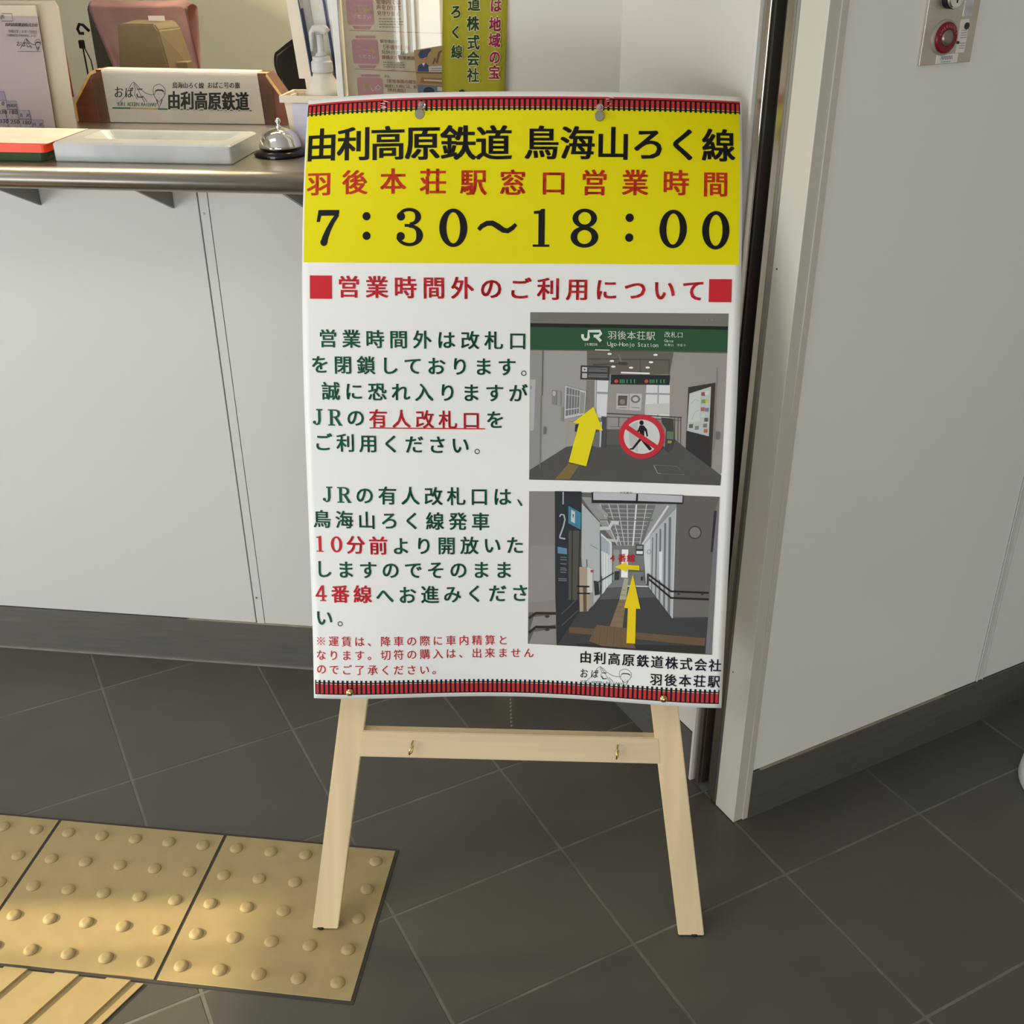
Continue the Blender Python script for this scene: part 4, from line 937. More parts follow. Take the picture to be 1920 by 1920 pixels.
# name board block
nb = empty('name_board', CMX @ Matrix.Translation((0.46, 0.31, CZ))); tag(nb, 'dark brown wooden name board with painted lamplit edges and a white railway name plate', 'name board')
m_dw = mat('dark_reddish_wood', (98, 56, 40), rough=0.38, noise=0.22, nscale=16, stretch=(1, 4, 9), coat=0.2)
m_lit_edge = mat('painted_lit_edge', (206, 172, 112), rough=0.5, noise=0.22, nscale=60)  # warm lamplight along the board's edges, put into the colour
lean = Matrix.Translation((0, 0.290, CZ + 0.0004)) @ Matrix(((1, 0, 0, 0), (0, 1, 0.17, 0), (0, 0, 1, 0), (0, 0, 0, 1)))
out = [(0.252, 0.0), (0.2495, 0.034), (0.288, 0.090), (0.300, 0.094), (0.640, 0.090), (0.678, 0.040), (0.676, 0.0)]
obj('wooden_block', prism(bmesh.new(), out, (0.0, 0.045), lean), m_dw, nb, CMX)
bm = bmesh.new()
inn = [(0.256, 0.001), (0.2535, 0.033), (0.290, 0.085), (0.301, 0.0885), (0.638, 0.0845), (0.6735, 0.039), (0.672, 0.001)]
for i in range(1, 6 - 0):
    o1, o2, i1, i2 = out[i], out[min(i + 1, 6)], inn[i], inn[min(i + 1, 6)]
    if i in (1, 2, 4): vs = [bm.verts.new(lean @ Vector((p[0], -0.0006, p[1]))) for p in (o1, o2, i2, i1)]; bm.faces.new(vs)
    if i in (1, 2, 3): vs = [bm.verts.new(lean @ Vector((p[0], yy, p[1] + 0.0004))) for p, yy in ((o1, -0.0006), (o2, -0.0006), (o2, 0.018), (o1, 0.018))]; bm.faces.new(vs)
o1, i1 = out[0], inn[0]; vs = [bm.verts.new(lean @ Vector((p[0], -0.0006, p[1]))) for p in (out[0], out[1], inn[1], inn[0])]; bm.faces.new(vs)
bmesh.ops.recalc_face_normals(bm, faces=bm.faces[:]); bmesh.ops.solidify(bm, geom=bm.faces[:], thickness=0.0005)
obj('lit_edge', bm, m_lit_edge, nb, CMX)
m_card = mat('name_card', (224, 218, 212), rough=0.4, noise=0.01)
obj('name_plate', prism(bmesh.new(), [(0.322, 0.001), (0.3125, 0.0930), (0.622, 0.0905), (0.633, 0.001)], (-0.0026, -0.0014), lean), m_card, nb, CMX)
obj('plate_fold', prism(bmesh.new(), [(0.3125, 0.0922), (0.3125, 0.0955), (0.622, 0.0925), (0.622, 0.0895)], (-0.0024, 0.030), lean), m_card, nb, CMX)
m_acr = mat('clear_acrylic', (250, 250, 248), rough=0.04, trans=1.0, ior=1.49)
obj('acrylic_cover', prism(bmesh.new(), [(0.300, 0.000), (0.290, 0.075), (0.300, 0.0925), (0.635, 0.0895), (0.652, 0.072), (0.655, 0.000)], (-0.0050, -0.0036), lean), m_acr, nb, CMX)
# drawing coordinates of the plate (zoomed sketch 0..1920 x 0..912)
NP = homog([(495, 70), (1860, 110), (1905, 515), (590, 490)], [(0.3128, 0.0905), (0.6220, 0.0885), (0.6325, 0.0015), (0.3225, 0.0015)])
a = Art(NP); a.step = 1.2e-5
TN = lambda q: (615 + q[0] * 4.5, 150 + q[1] * 5.4 + q[0] * 0.16)
emblem(a, TN, 5.0)
for ch, x, y, k in (('お', 655, 245, 84), ('ば', 748, 250, 78), ('こ', 842, 252, 84)): a.char(ch, x, y, k, k * 1.25, ik, 0.0, [(-0.02, 0), (0.02, 0)])
a.text('YURI KOGEN RAILWAY', 650, 343, 982, 353, 38, 44, gn, 0.0, (-0.02, 0.02))
a.line([(602, 376), (760, 380)], 13, gn); a.line([(760, 380), (1000, 388)], 13, ink('gold_line', 204, 176, 84)); a.line([(1000, 388), (1100, 391)], 13, gn); a.line([(1100, 392), (1800, 408)], 9, gn)
a.text('鳥海山ろく線', 1150, 192, 1380, 198, 46, 56, ik, 0.0, (-0.03, 0, 0.03)); a.text('おばこ号の旅', 1455, 196, 1690, 200, 46, 56, ik, 0.0, (-0.03, 0, 0.03))
a.text('由利高原鉄道', 1140, 322, 1725, 336, 116, 158, iwh, 0.0, [(0.09 * math.cos(R(45 * k)), 0.07 * math.sin(R(45 * k))) for k in range(8)])
a.text('由利高原鉄道', 1140, 318, 1725, 332, 116, 158, ik, 0.0, [(-0.045, -0.02), (0, -0.02), (0.045, -0.02), (-0.045, 0.02), (0, 0.02), (0.045, 0.02)])
a.build('lettering', nb, lambda x, z, h_: lean @ Vector((x, -0.0028 - h_, z)), 0.0, None, CMX)

# call bell
cb_ = empty('call_bell', CMX @ Matrix.Translation((0.757, -0.004, CZ))); tag(cb_, 'chrome dome call bell on a black base beside the cash tray', 'bell')
m_chr = mat('chrome', (236, 234, 230), rough=0.06, metal=1.0, noise=0.01)
C0 = (0.757, -0.004, CZ)
obj('bell_base', lathe(bmesh.new(), [(0.0420, 0.0), (0.0440, 0.002), (0.0435, 0.005), (0.0340, 0.0095), (0.0300, 0.012)], C0, 40), mat('black_gloss', (18, 18, 18), rough=0.2, noise=0.02), cb_, CMX, smooth=True)
obj('bell_dome', lathe(bmesh.new(), [(0.0345, 0.0125), (0.0352, 0.0150), (0.0345, 0.0180), (0.0335, 0.0200), (0.0315, 0.0270), (0.0275, 0.0335), (0.0210, 0.0390), (0.0130, 0.0425), (0.0050, 0.0440)], C0, 40), m_chr, cb_, CMX, smooth=True)
obj('bell_button', lathe(bmesh.new(), [(0.0050, 0.0440), (0.0055, 0.0455), (0.0028, 0.0470), (0.0026, 0.0500), (0.0044, 0.0525), (0.0046, 0.0550), (0.0032, 0.0580), (0.0010, 0.0590)], C0, 24), m_chr, cb_, CMX, smooth=True)
obj('base_label', nbox(0.753, 0.761, -0.0485, -0.0478, CZ + 0.0012, CZ + 0.0042), ink('label_grey', 150, 150, 148), cb_, CMX)

# green tray with orange lid, paper on it
gt = empty('stamp_pad_box', CMX @ Matrix.Translation((0.25, -0.03, CZ))); tag(gt, 'flat dark green plastic box with a bright orange lid on the counter', 'box')
def rbox(x0, x1, y0, y1, z0, z1, r_, ins=0.0):
    bm = bmesh.new(); A1 = [bm.verts.new((p[0], p[1], z0)) for p in rrect(x0 + ins, x1 - ins, y0 + ins, y1 - ins, r_)]; B1 = [bm.verts.new((p[0], p[1], z1)) for p in rrect(x0, x1, y0, y1, r_)]
    bm.faces.new(A1[::-1]); bm.faces.new(B1)
    for k in range(len(A1)): bm.faces.new([A1[k], A1[(k + 1) % len(A1)], B1[(k + 1) % len(A1)], B1[k]])
    return bm
obj('box_bottom', rbox(0.12, 0.392, -0.099, 0.035, CZ + 0.0003, CZ + 0.0145, 0.012, 0.004), mat('dark_green_plastic', (52, 78, 46), rough=0.35, noise=0.04), gt, CMX)
obj('lid', rbox(0.117, 0.3935, -0.1005, 0.038, CZ + 0.0147, CZ + 0.0270, 0.006, 0.0), mat('orange_plastic', (240, 68, 10), rough=0.32, noise=0.03), gt, CMX)
lf = obj('leaflet', nbox(0.135, 0.396, -0.093, 0.050, CZ + 0.0275, CZ + 0.0282), mat('pink_white_leaflet', (236, 214, 200), rough=0.3, noise=0.10, nscale=30), None, CMX); tag(lf, 'glossy pale pink leaflet lying on the orange lid', 'leaflet')

# fare table in a clear stand
fs_ = empty('fare_table_stand', CMX @ Matrix.Translation((0.15, 0.20, CZ))); tag(fs_, 'pale lilac fare table sheet in a frosted plastic stand on the counter', 'fare table')
fl_ = Matrix.Translation((0, 0.205, CZ + 0.0005)) @ Matrix(((1, 0, 0, 0), (0, 1, 0.19, 0), (0, 0, 1, 0), (0, 0, 0, 1)))
m_frost = mat('frosted_plastic', (188, 180, 164), rough=0.45, trans=0.25, noise=0.03, nscale=8)
obj('frosted_back', prism(bmesh.new(), [(-0.02, 0.0), (0.287, 0.0), (0.275, 0.205), (0.268, 0.217), (-0.02, 0.217)], (0.0105, 0.0125), fl_), m_frost, fs_, CMX)
obj('clear_front', prism(bmesh.new(), [(-0.02, 0.0), (0.2515, 0.0), (0.237, 0.211), (-0.02, 0.211)], (0.0, 0.0016), fl_), m_acr, fs_, CMX)
obj('fare_sheet', prism(bmesh.new(), [(-0.02, 0.001), (0.2500, 0.001), (0.2355, 0.210), (-0.02, 0.210)], (0.0020, 0.0028), fl_), mat('lilac_paper', (206, 190, 196), rough=0.5, noise=0.015), fs_, CMX)
obj('foot', nbox(-0.02, 0.26, 0.190, 0.250, CZ + 0.0002, CZ + 0.0022), m_acr, fs_, CMX)
obj('top_margin', prism(bmesh.new(), [(-0.02, 0.192), (0.2365, 0.192), (0.2350, 0.2102), (-0.02, 0.2102)], (0.0012, 0.0019), fl_), mat('cream_margin', (236, 226, 208), rough=0.4, noise=0.01), fs_, CMX)
FT = homog([(0, 16), (60, 16), (103, 243), (0, 243)], [(0.1700, 0.210), (0.2355, 0.210), (0.2500, 0.001), (0.1430, 0.001)])
a = Art(FT); a.step = 1e-5
bl = ink('table_blue', 104, 100, 140); th = ink('text_grey', 92, 82, 92); hc = ink('lilac_cell', 184, 174, 196)
a.line([(0, 30), (18, 30), (20, 43), (0, 43)], 1.0, th); a.char('表', 1, 36, 9, 9, th); 
a.text('由利高原鉄道株式会社', 9, 49, 62, 50, 6.2, 6.6, th, 0.0, (-0.03, 0.03)); a.text('令和元年10月1日改正', 14, 61, 62, 62, 5.6, 6, th); a.text('（消費税及び地方税による）', 8, 68, 64, 69, 5.2, 5, th)
TF = lambda q: (28 + q[0] * 0.43, 73 + q[1] * 0.58)
emblem(a, TF, 0.8); a.line([(29, 97), (71, 97)], 0.8, th)
for ch, x, y in (('お', 31, 83), ('ば', 40, 84), ('こ', 49, 85)): a.char(ch, x, y, 9, 10, ik)
cells = [(-20, 172, 4, 189, ''), (7, 190, 27, 206, '西滝沢'), (30, 208, 53, 225, '吉 沢'), (56, 226, 78, 243, '川 辺')]
for i, (x0_, y0_, x1_, y1_, t) in enumerate(cells):
    a.poly([(x0_, y0_), (x1_, y0_), (x1_ + 3.5, y1_), (x0_ + 3.5, y1_)], hc); a.line([(x0_, y0_), (x1_, y0_), (x1_ + 3.5, y1_), (x0_ + 3.5, y1_)], 0.8, bl, True)
    if t: a.text(t, (x0_ + x1_) / 2 - 4.5, (y0_ + y1_) / 2 + 1, (x0_ + x1_) / 2 + 8, (y0_ + y1_) / 2 + 1, 7, 7, ik, 0.0, (-0.03, 0.03))
for x, y, t in ((2, 195, '0'), (1, 212, '330'), (21, 212, '180'), (4, 230, '330'), (25, 231, '250'), (47, 232, '180')): a.text(t, x - 6 if len(t) > 1 else x, y, x + 6, y, 11, 11, th, 0.0, (-0.02, 0.02))
for x, y, t in ((4, 221, '170'), (23, 221, '90'), (6, 240, '170'), (28, 240, '130'), (50, 241, '90')): a.text(t, x - 3, y, x + 5, y, 6, 6, ink('faint_rose', 168, 140, 140))
for x in (5, 28, 51): a.line([(x, 207), (x + 9, 243)], 0.8, bl)
a.line([(0, 207), (30, 207)], 0.8, bl); a.line([(0, 226), (56, 226)], 0.8, bl)
a.build('print', fs_, lambda x, z, h_: fl_ @ Vector((x, 0.0010 - h_, z)), 0.0, None, CMX)

# sanitiser stand and pump bottle
st = empty('leaflet_stand', CMX @ Matrix.Translation((0.83, 0.07, CZ))); tag(st, 'cream plastic stand with a tall tilted board edged in dark blue behind the pump bottle', 'stand')
m_cp = mat('cream_plastic', (226, 212, 190), rough=0.35, noise=0.015, coat=0.2)
tl = lambda x0, x1, y0, y1, z0, z1, m, nm, sh=-0.068: obj(nm, prism(bmesh.new(), [(x0, z0), (x1, z0), (x1 + sh * (z1 - z0), z1), (x0 + sh * (z1 - z0), z1)], (y0, y1)), m, st, CMX)
tl(0.7800, 0.8020, 0.060, 0.085, CZ + 0.112, CZ + 0.44, m_cp, 'side_post', -0.085)
tl(0.7905, 0.8060, 0.062, 0.085, CZ + 0.092, CZ + 0.112, m_cp, 'side_post')
tl(0.7980, 0.8440, 0.075, 0.082, CZ + 0.0945, CZ + 0.44, mat('pale_board', (206, 203, 192), rough=0.4, noise=0.01), 'tilted_board', -0.09)
tl(0.8015, 0.8032, 0.058, 0.0745, CZ + 0.116, CZ + 0.44, mat('dark_blue_edge', (52, 64, 104), rough=0.5, noise=0.03), 'blue_edge', -0.10)
tl(0.8405, 0.8440, 0.072, 0.0745, CZ + 0.096, CZ + 0.44, mat('dark_blue_edge', (52, 64, 104)), 'blue_edge', -0.10)
tl(0.8120, 0.8145, 0.0725, 0.0745, CZ + 0.12, CZ + 0.44, mat('line_grey', (176, 172, 160), rough=0.5, noise=0.01), 'ridge', -0.095)
tl(0.8445, 0.8560, 0.070, 0.084, CZ + 0.094, CZ + 0.44, mat('blue_white_plastic', (206, 210, 212), rough=0.35, noise=0.01), 'side_post', -0.07)
bm = bmesh.new()
def wt(x0, x1, y0, y1, z0, z1): box(bm, x0, x1, y0, y1, z0, z1)
prism(bm, [(0.7740, CZ + 0.0003), (0.8580, CZ + 0.0003), (0.8660, CZ + 0.0860), (0.7625, CZ + 0.0860)], (0.020, 0.0225))
prism(bm, [(0.7740, CZ + 0.0003), (0.8580, CZ + 0.0003), (0.8660, CZ + 0.0860), (0.7625, CZ + 0.0860)], (0.0855, 0.088))
prism(bm, [(0.7740, CZ + 0.0003), (0.7765, CZ + 0.0003), (0.7655, CZ + 0.0860), (0.7625, CZ + 0.0860)], (0.0225, 0.0855))
prism(bm, [(0.8555, CZ + 0.0003), (0.8580, CZ + 0.0003), (0.8660, CZ + 0.0860), (0.8630, CZ + 0.0860)], (0.0225, 0.0855))
wt(0.7765, 0.8555, 0.0225, 0.0855, CZ + 0.0003, CZ + 0.003)
obj('open_box', bm, m_cp, st, CMX)
bm = bmesh.new(); wt(0.757, 0.8705, 0.015, 0.020, CZ + 0.0800, CZ + 0.0905); wt(0.757, 0.8705, 0.088, 0.093, CZ + 0.0800, CZ + 0.0905); wt(0.757, 0.7622, 0.020, 0.088, CZ + 0.0800, CZ + 0.0905); wt(0.8665, 0.8705, 0.020, 0.088, CZ + 0.0800, CZ + 0.0905)
obj('box_rim', bm, m_cp, st, CMX)
BX, BY = 0.8235, 0.052
pb = empty('pump_bottle', CMX @ Matrix.Translation((BX, BY, CZ + 0.0032))); tag(pb, 'translucent white pump bottle of hand sanitiser with its nozzle turned left', 'bottle')
m_bot = mat('milky_plastic', (224, 216, 200), rough=0.3, trans=0.1, noise=0.01); m_cap = mat('grey_white_cap', (196, 196, 192), rough=0.4, noise=0.01)
obj('bottle_body', lathe(bmesh.new(), [(0.0260, 0.0032), (0.0285, 0.006), (0.0290, 0.078), (0.0315, 0.092), (0.0265, 0.100), (0.0200, 0.1135), (0.0165, 0.1190), (0.0160, 0.1235)], (BX, BY, CZ), 40), m_bot, pb, CMX, smooth=True)
obj('screw_cap', lathe(bmesh.new(), [(0.0172, 0.1238), (0.0178, 0.1260), (0.0174, 0.1395), (0.0150, 0.1420), (0.0148, 0.1475), (0.0105, 0.1485)], (BX, BY, CZ), 40), m_cap, pb, CMX, smooth=False)
obj('pump_stem', lathe(bmesh.new(), [(0.0098, 0.1486), (0.0092, 0.1515), (0.0062, 0.1535), (0.0056, 0.1560), (0.0056, 0.1810)], (BX, BY, CZ), 28), m_cap, pb, CMX, smooth=True)
bm = bmesh.new(); tube(bm, [(BX + 0.014, BY - 0.002, CZ + 0.1840), (BX + 0.010, BY - 0.002, CZ + 0.1885), (BX, BY - 0.002, CZ + 0.1905), (BX - 0.008, BY - 0.003, CZ + 0.1895), (BX - 0.0125, BY - 0.004, CZ + 0.1840), (BX - 0.0130, BY - 0.004, CZ + 0.1560)], [0.0062, 0.0070, 0.0070, 0.0058, 0.0042, 0.0032], 14)
obj('nozzle', bm, m_cap, pb, CMX, smooth=True)
a = Art(); a.rect(BX - 0.020, CZ + 0.020, BX + 0.020, CZ + 0.070, ink('label_white', 214, 214, 226)); 
a.build('bottle_label', pb, lambda x, z, h_: Vector((x, BY - 0.0292 + (x - BX) ** 2 * 16, z)), 0.0, (0.004, BX - 0.03, BX + 0.03, CZ, CZ + 0.1), CMX)
cd_ = obj('info_card', prism(bmesh.new(), [(0.7785, CZ + 0.0060), (0.7760, CZ + 0.0785), (0.8600, CZ + 0.0785), (0.8580, CZ + 0.0060)], (0.0180, 0.0190)), ink('card_lilac', 206, 204, 218), None, CMX); tag(cd_, 'small lilac-white notice card mostly hidden behind the big poster corner', 'card')

# ---------------------------------------------------------------- office behind the counter
desk = empty('office_desk', CMX @ Matrix.Translation((0.3, 0.75, 0))); tag(desk, 'low grey office desk in shadow behind the counter', 'desk')
m_desk = mat('grey_desk', (120, 116, 106), rough=0.5, noise=0.04)
obj('desk_top', nbox(-0.6, 0.46, 0.42, 0.98, 0.985, 1.010, bev=0.003), m_desk, desk, CMX)
for x in (-0.57, 0.40):
    for y in (0.45, 0.92): obj('leg', nbox(x, x + 0.03, y, y + 0.03, 0.0, 0.985), m_desk, desk, CMX)
bx = empty('register_display', CMX @ Matrix.Translation((0.34, 0.52, 1.01))); tag(bx, 'khaki brown plastic back of a small desktop machine behind the name board', 'machine')
m_kh = mat('khaki_plastic', (124, 108, 80), rough=0.55, noise=0.05, nscale=40, bump=0.1, bscale=600)
Ya = 0.50
bm = bmesh.new(); fr = [(0.248, 1.012), (0.388, 1.012), (0.366, 1.120), (0.3525, 1.208), (0.3450, 1.2200), (0.272, 1.2200), (0.2655, 1.215), (0.254, 1.12)]
bk = [(0.250, 1.012), (0.412, 1.012), (0.402, 1.120), (0.380, 1.209), (0.3680, 1.2235), (0.282, 1.2235), (0.2755, 1.218), (0.262, 1.12)]
A1 = [bm.verts.new((p[0], Ya, p[1])) for p in fr]; B1 = [bm.verts.new((p[0] , Ya + 0.055, p[1])) for p in bk]; bm.faces.new(A1); bm.faces.new(B1[::-1])
for k in range(8): bm.faces.new([A1[(k + 1) % 8], A1[k], B1[k], B1[(k + 1) % 8]])
bmesh.ops.recalc_face_normals(bm, faces=bm.faces[:]); bmesh.ops.bevel(bm, geom=bm.edges[:], offset=0.0025, segments=2, affect='EDGES')
obj('casing', bm, m_kh, bx, CMX)
obj('paper_slip', nbox(0.322, 0.357, Ya + 0.03, Ya + 0.031, 1.2235, 1.2330), mat('white_slip', (226, 216, 206), rough=0.5, noise=0.01), bx, CMX)
obj('side_catch', nbox(0.372, 0.3975, Ya + 0.018, Ya + 0.048, 1.118, 1.146, bev=0.002), m_kh, bx, CMX)
# chair with pink towel
Yc = 1.10
chb = empty('office_chair', CMX @ Matrix.Translation((0.06, Yc + 0.05, 0))); tag(chb, 'dark grey office chair back under the pink towel', 'chair')
m_dg = mat('dark_grey_fabric', (74, 70, 60), rough=0.8, noise=0.08, nscale=60)
obj('backrest', nbox(-0.098, 0.150, Yc, Yc + 0.055, 0.72, 1.219, bev=0.014), m_dg, chb, CMX)
obj('seat', nbox(-0.11, 0.20, Yc + 0.055, Yc + 0.45, 0.43, 0.50, bev=0.02), m_dg, chb, CMX)
obj('pedestal', lathe(bmesh.new(), [(0.25, 0.0), (0.25, 0.03), (0.03, 0.07), (0.025, 0.43)], (0.045, Yc + 0.26, 0), 20), m_black, chb, CMX)
tw = bmesh.new(); pts = [(-0.0045, 0.98), (-0.0045, 1.20)] + [(0.0275 - 0.034 * math.cos(R(t)), 1.213 + 0.014 * math.sin(R(t))) for t in (15, 45, 75, 105, 135, 165)] + [(0.0605, 1.19), (0.0605, 1.05)]
pp = []
for i in range(len(pts) - 1):
    for k in range(4): pp.append(tuple(pts[i][j] + (pts[i + 1][j] - pts[i][j]) * k / 4 for j in (0, 1)))
pp.append(pts[-1]); nx = 30; G = []
for i, (y, z) in enumerate(pp):
    row = []
    for k in range(nx + 1):
        u = k / nx; zz = max(0, 1.20 - z)
        x = -0.083 + 0.262 * u + (0.060 * (1 - u)) * (zz / 0.2) + (0.022 * u * (zz / 0.2) if y < 0.03 else -0.02 * u * zz / 0.2)
        fold = 0.004 * math.sin(u * 17 + z * 8) * min(1, zz / 0.08)
        zd = -0.010 * max(0, (u - 0.90) / 0.10) ** 2 - 0.003 * math.sin(u * 3.1)
        row.append(tw.verts.new((x, Yc + y - abs(fold) - 0.003 if y < 0.03 else Yc + y + abs(fold), z + zd)))
    G.append(row)
for i in range(len(G) - 1):
    for k in range(nx): tw.faces.new([G[i][k], G[i][k + 1], G[i + 1][k + 1], G[i + 1][k]])
bmesh.ops.solidify(tw, geom=tw.faces[:], thickness=-0.0025)
o = obj('towel', tw, mat('dusty_pink_cloth', (204, 162, 158), rough=0.9, noise=0.07, nscale=25, bump=0.25, bscale=160), None, CMX, smooth=True); tag(o, 'dusty pink towel draped over the office chair back', 'towel')
sh_ = empty('shoulder_bag_strap', CMX @ Matrix.Translation((-0.12, Yc, 1.1))); tag(sh_, 'black hook with thin hanging cords left of the pink towel', 'hook')
bm = bmesh.new(); tube(bm, [(-0.094, Yc - 0.006, 1.155), (-0.104, Yc - 0.014, 1.170), (-0.114, Yc - 0.014, 1.172), (-0.122, Yc - 0.012, 1.160), (-0.118, Yc - 0.012, 1.150), (-0.108, Yc - 0.010, 1.150)], 0.0038, 10)
obj('hook', bm, m_black, sh_, CMX, smooth=True)
bm = nbox(-0.124, -0.111, Yc - 0.018, Yc - 0.006, 1.114, 1.134, bev=0.002); obj('clip', bm, m_black, sh_, CMX)
bm = bmesh.new(); tube(bm, [(-0.116, Yc - 0.012, 1.116), (-0.112, Yc - 0.012, 0.90)], 0.0022, 8); obj('cord', bm, m_black, sh_, CMX)
bm = bmesh.new(); tube(bm, [(-0.112, Yc - 0.012, 1.116), (-0.100, Yc - 0.012, 1.085), (-0.090, Yc - 0.012, 0.90)], 0.0016, 8); obj('cord', bm, m_black, sh_, CMX)
# black chair back on the right of the office
bc = empty('black_chair', CMX @ Matrix.Translation((0.62, 0.66, 0))); tag(bc, 'black rounded high chair back in the office behind the pump bottle', 'chair')
m_bk = mat('black_leatherette', (22, 22, 20), rough=0.6, noise=0.05)
sil = [(0.545, 0.86), (0.527, 1.00), (0.520, 1.045), (0.5235, 1.075), (0.5300, 1.090), (0.5250, 1.100), (0.5205, 1.120), (0.5235, 1.142), (0.5350, 1.152), (0.5780, 1.178), (0.640, 1.19), (0.70, 1.18), (0.72, 1.12), (0.71, 1.0), (0.70, 0.86)]
sm_ = []
for i in range(len(sil)):
    p0, p1, p2, p3 = (Vector(sil[(i + k) % len(sil)]) for k in (-1, 0, 1, 2))
    for k in range(4):
        t = k / 4; q = 0.5 * ((2 * p1) + (p2 - p0) * t + (2 * p0 - 5 * p1 + 4 * p2 - p3) * t * t + (3 * p1 - p0 - 3 * p2 + p3) * t ** 3); sm_.append((q.x, q.y))
bm = prism(bmesh.new(), sm_, (0.700, 0.760)); bmesh.ops.bevel(bm, geom=[e for e in bm.edges if abs(e.verts[0].co.y - e.verts[1].co.y) < 1e-6], offset=0.010, segments=3, affect='EDGES')
bmesh.ops.translate(bm, verts=bm.verts, vec=(0, -0.0, 0)); obj('backrest', bm, m_bk, bc, CMX, smooth=False)
obj('pedestal', lathe(bmesh.new(), [(0.20, 0.0), (0.20, 0.03), (0.03, 0.07), (0.025, 0.87)], (0.62, 0.73, 0), 20), m_black, bc, CMX)
# red and white notice on the office wall
no = empty('wall_notice', CMX @ Matrix.Translation((-0.56, 1.79, 1.0))); tag(no, 'small red and white framed notice on the office back wall', 'notice')
obj('board', nbox(-0.63, -0.533, 1.792, 1.799, 0.87, 1.055), mat('white_board', (196, 192, 180), rough=0.5, noise=0.02), no, CMX)
obj('red_header', nbox(-0.627, -0.536, 1.7895, 1.792, 0.992, 1.050), mat('deep_red', (150, 18, 26), rough=0.5, noise=0.03), no, CMX)
bm = nbox(-0.541, -0.536, 1.7895, 1.792, 0.875, 0.991); box(bm, -0.627, -0.541, 1.7895, 1.792, 0.875, 0.880); obj('red_border', bm, mat('deep_red', (150, 18, 26)), no, CMX)

# ---------------------------------------------------------------- emergency button plate on the right wall
ep = empty('emergency_plate', GMX @ Matrix.Translation((1.22, 1.112, 1.3))); tag(ep, 'stainless switch plate with a red emergency button and key lock on the right wall', 'switch plate')
m_pl = mat('stained_steel_plate', (206, 198, 184), rough=0.36, metal=0.75, noise=0.10, nscale=26)
obj('plate', nbox(1.1745, 1.2655, 1.1085, 1.1125, 1.2350, 1.4150, bev=0.0006), m_pl, ep, GMX)
tow = lambda c, rot=90: Matrix.Translation(c) @ Matrix.Rotation(R(90), 4, 'X')
o = obj('bezel', lathe(bmesh.new(), [(0.0215, 0.0), (0.0215, 0.0022), (0.0195, 0.0030)], (0, 0, 0), 40, tow((1.2100, 1.1085, 1.2672))), mat('grey_bezel', (176, 172, 160), rough=0.35, metal=0.4, noise=0.03), ep, GMX)
o = obj('red_button', lathe(bmesh.new(), [(0.0188, 0.0030), (0.0188, 0.0050), (0.0170, 0.0062), (0.0105, 0.0066), (0.0098, 0.0052)], (0, 0, 0), 40, tow((1.2100, 1.1085, 1.2672))), mat('deep_red_plastic', (122, 16, 30), rough=0.28, noise=0.03), ep, GMX, smooth=False)
o = obj('button_centre', lathe(bmesh.new(), [(0.0100, 0.0052), (0.0098, 0.0072), (0.0060, 0.0086), (0.0010, 0.0090)], (0, 0, 0), 32, tow((1.2100, 1.1085, 1.2672))), mat('dull_steel_dome', (150, 142, 138), rough=0.3, metal=0.8, noise=0.03), ep, GMX, smooth=True)
a = Art(); t = 'EMERGENCY'
for k, ch in enumerate(t):
    an = R(160 - 140 * k / (len(t) - 1)); rr_ = 0.0144
    vs, fs = glyph(ch, 0.0); xs = [v[0] for v in vs]; gx_ = (min(xs) + max(xs)) / 2; e = 0.0052; ro_ = an - math.pi / 2
    a.add([(1.2100 + rr_ * math.cos(an) + ((v[0] - gx_) * math.cos(ro_) - (v[1] - 0.35) * math.sin(ro_)) * e, 1.2672 + rr_ * math.sin(an) + ((v[0] - gx_) * math.sin(ro_) + (v[1] - 0.35) * math.cos(ro_)) * e) for v in vs], fs, ink('pale_rose', 206, 130, 136))
a.build('button_lettering', ep, lambda x, z, h_: Vector((x, 1.1018 - h_, z)), 0.0, None, GMX)
o = obj('key_lock', lathe(bmesh.new(), [(0.0125, 0.0), (0.0125, 0.012), (0.0115, 0.0135), (0.0100, 0.0138)], (0, 0, 0), 36, tow((1.2085, 1.1085, 1.3140))), m_chr, ep, GMX)
o = obj('lock_sleeve', lathe(bmesh.new(), [(0.0132, 0.0), (0.0132, 0.0085)], (0, 0, 0), 36, tow((1.2085, 1.1085, 1.3140))), mat('black_gloss', (18, 18, 18)), ep, GMX)
obj('keyhole', nbox(1.2074, 1.2096, 1.0945, 1.0950, 1.3085, 1.3180), m_black, ep, GMX)
obj('instruction_label', nbox(1.2355, 1.2510, 1.1079, 1.1085, 1.2475, 1.2875), mat('white_label', (228, 228, 222), rough=0.4, noise=0.01), ep, GMX)
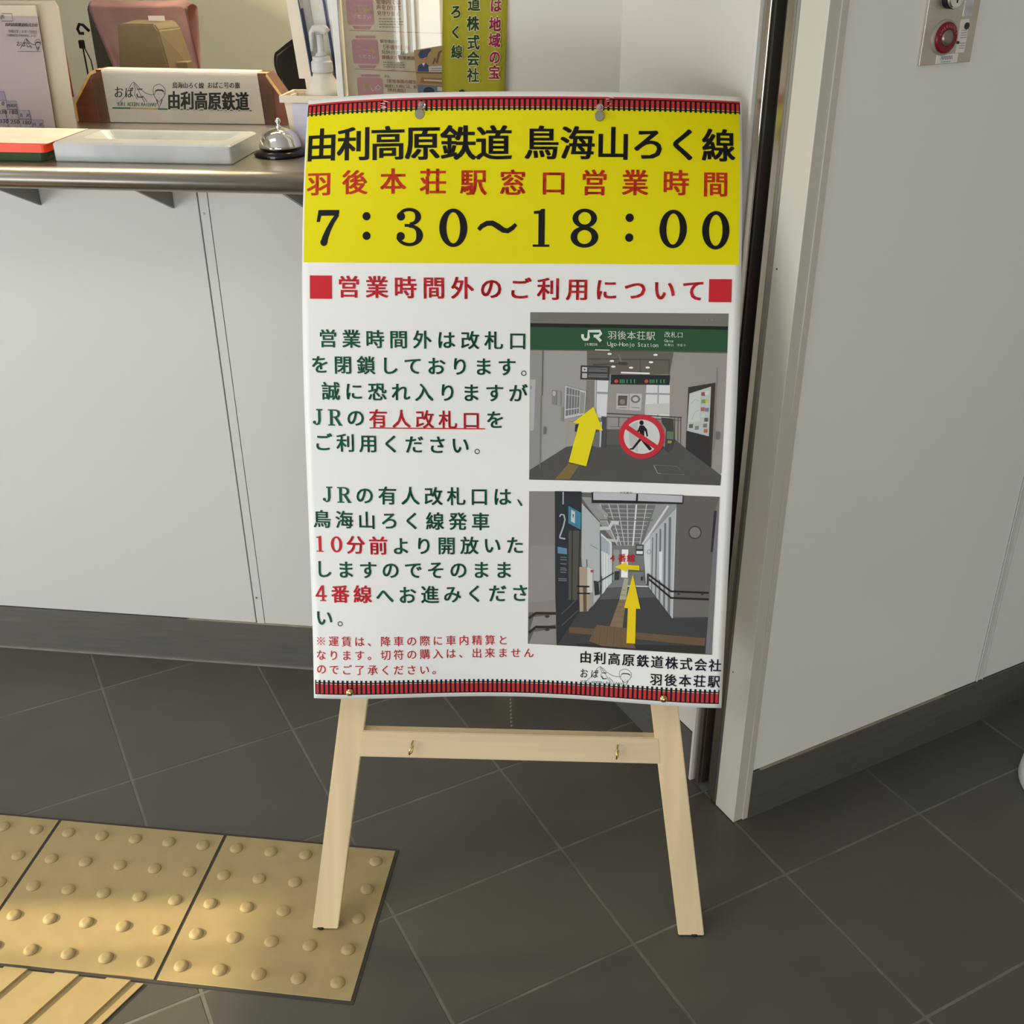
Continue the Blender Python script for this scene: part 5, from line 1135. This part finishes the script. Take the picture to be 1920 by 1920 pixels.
o = obj('small_keyhole', lathe(bmesh.new(), [(0.0042, 0.0), (0.0042, 0.0012), (0.0030, 0.0014)], (0, 0, 0), 20, tow((1.2470, 1.1079, 1.2795))), m_slot, ep, GMX)
o = obj('small_screw', lathe(bmesh.new(), [(0.0020, 0.0), (0.0018, 0.0015)], (0, 0, 0), 12, tow((1.2365, 1.1085, 1.2600))), m_slot, ep, GMX)
obj('maker_label', nbox(1.2030, 1.2405, 1.1078, 1.1085, 1.2358, 1.2468), mat('white_label', (228, 228, 222)), ep, GMX)
a = Art(); gy_ = ink('label_text_grey', 140, 144, 156)
[a.line([(1.2100 + 0.0042 * k, 1.2402), (1.2110 + 0.0042 * k, 1.2446), (1.2126 + 0.0042 * k, 1.2446), (1.2132 + 0.0042 * k, 1.2404)], 0.0010, gy_) for k in range(5)]
a.line([(1.210, 1.2378), (1.228, 1.2378)], 0.0007, gy_)
for z in (1.2745, 1.2715, 1.2685, 1.2655, 1.2590, 1.2560, 1.2530): a.line([(1.2385, z), (1.2485, z)], 0.0006, gy_)
a.build('label_print', ep, lambda x, z, h_: Vector((x, 1.1074 - h_, z)), 0.0, None, GMX)
o = obj('tape_scrap', nbox(1.2375, 1.2530, 1.1080, 1.1085, 1.2915, 1.3130), mat('silver_tape', (200, 204, 210), rough=0.15, metal=0.6, noise=0.2, nscale=90), ep, GMX)

# ---------------------------------------------------------------- white rounded base at the right edge of the view
wb = empty('barrier_stand', Matrix.Translation((1.045, 1.520, 0))); tag(wb, 'white rounded stand foot on the dark floor at the right edge', 'stand foot')
m_wp = mat('white_plastic', (214, 214, 206), rough=0.35, noise=0.01)
obj('base', lathe(bmesh.new(), [(0.118, 0.0005), (0.124, 0.008), (0.122, 0.030), (0.108, 0.050), (0.07, 0.066), (0.02, 0.072)], (1.048, 1.528, 0), 48), m_wp, wb, Matrix(), smooth=True)
obj('pole', lathe(bmesh.new(), [(0.018, 0.070), (0.018, 0.90), (0.022, 0.905), (0.022, 0.93)], (1.048, 1.528, 0), 24), m_wp, wb, Matrix(), smooth=False)
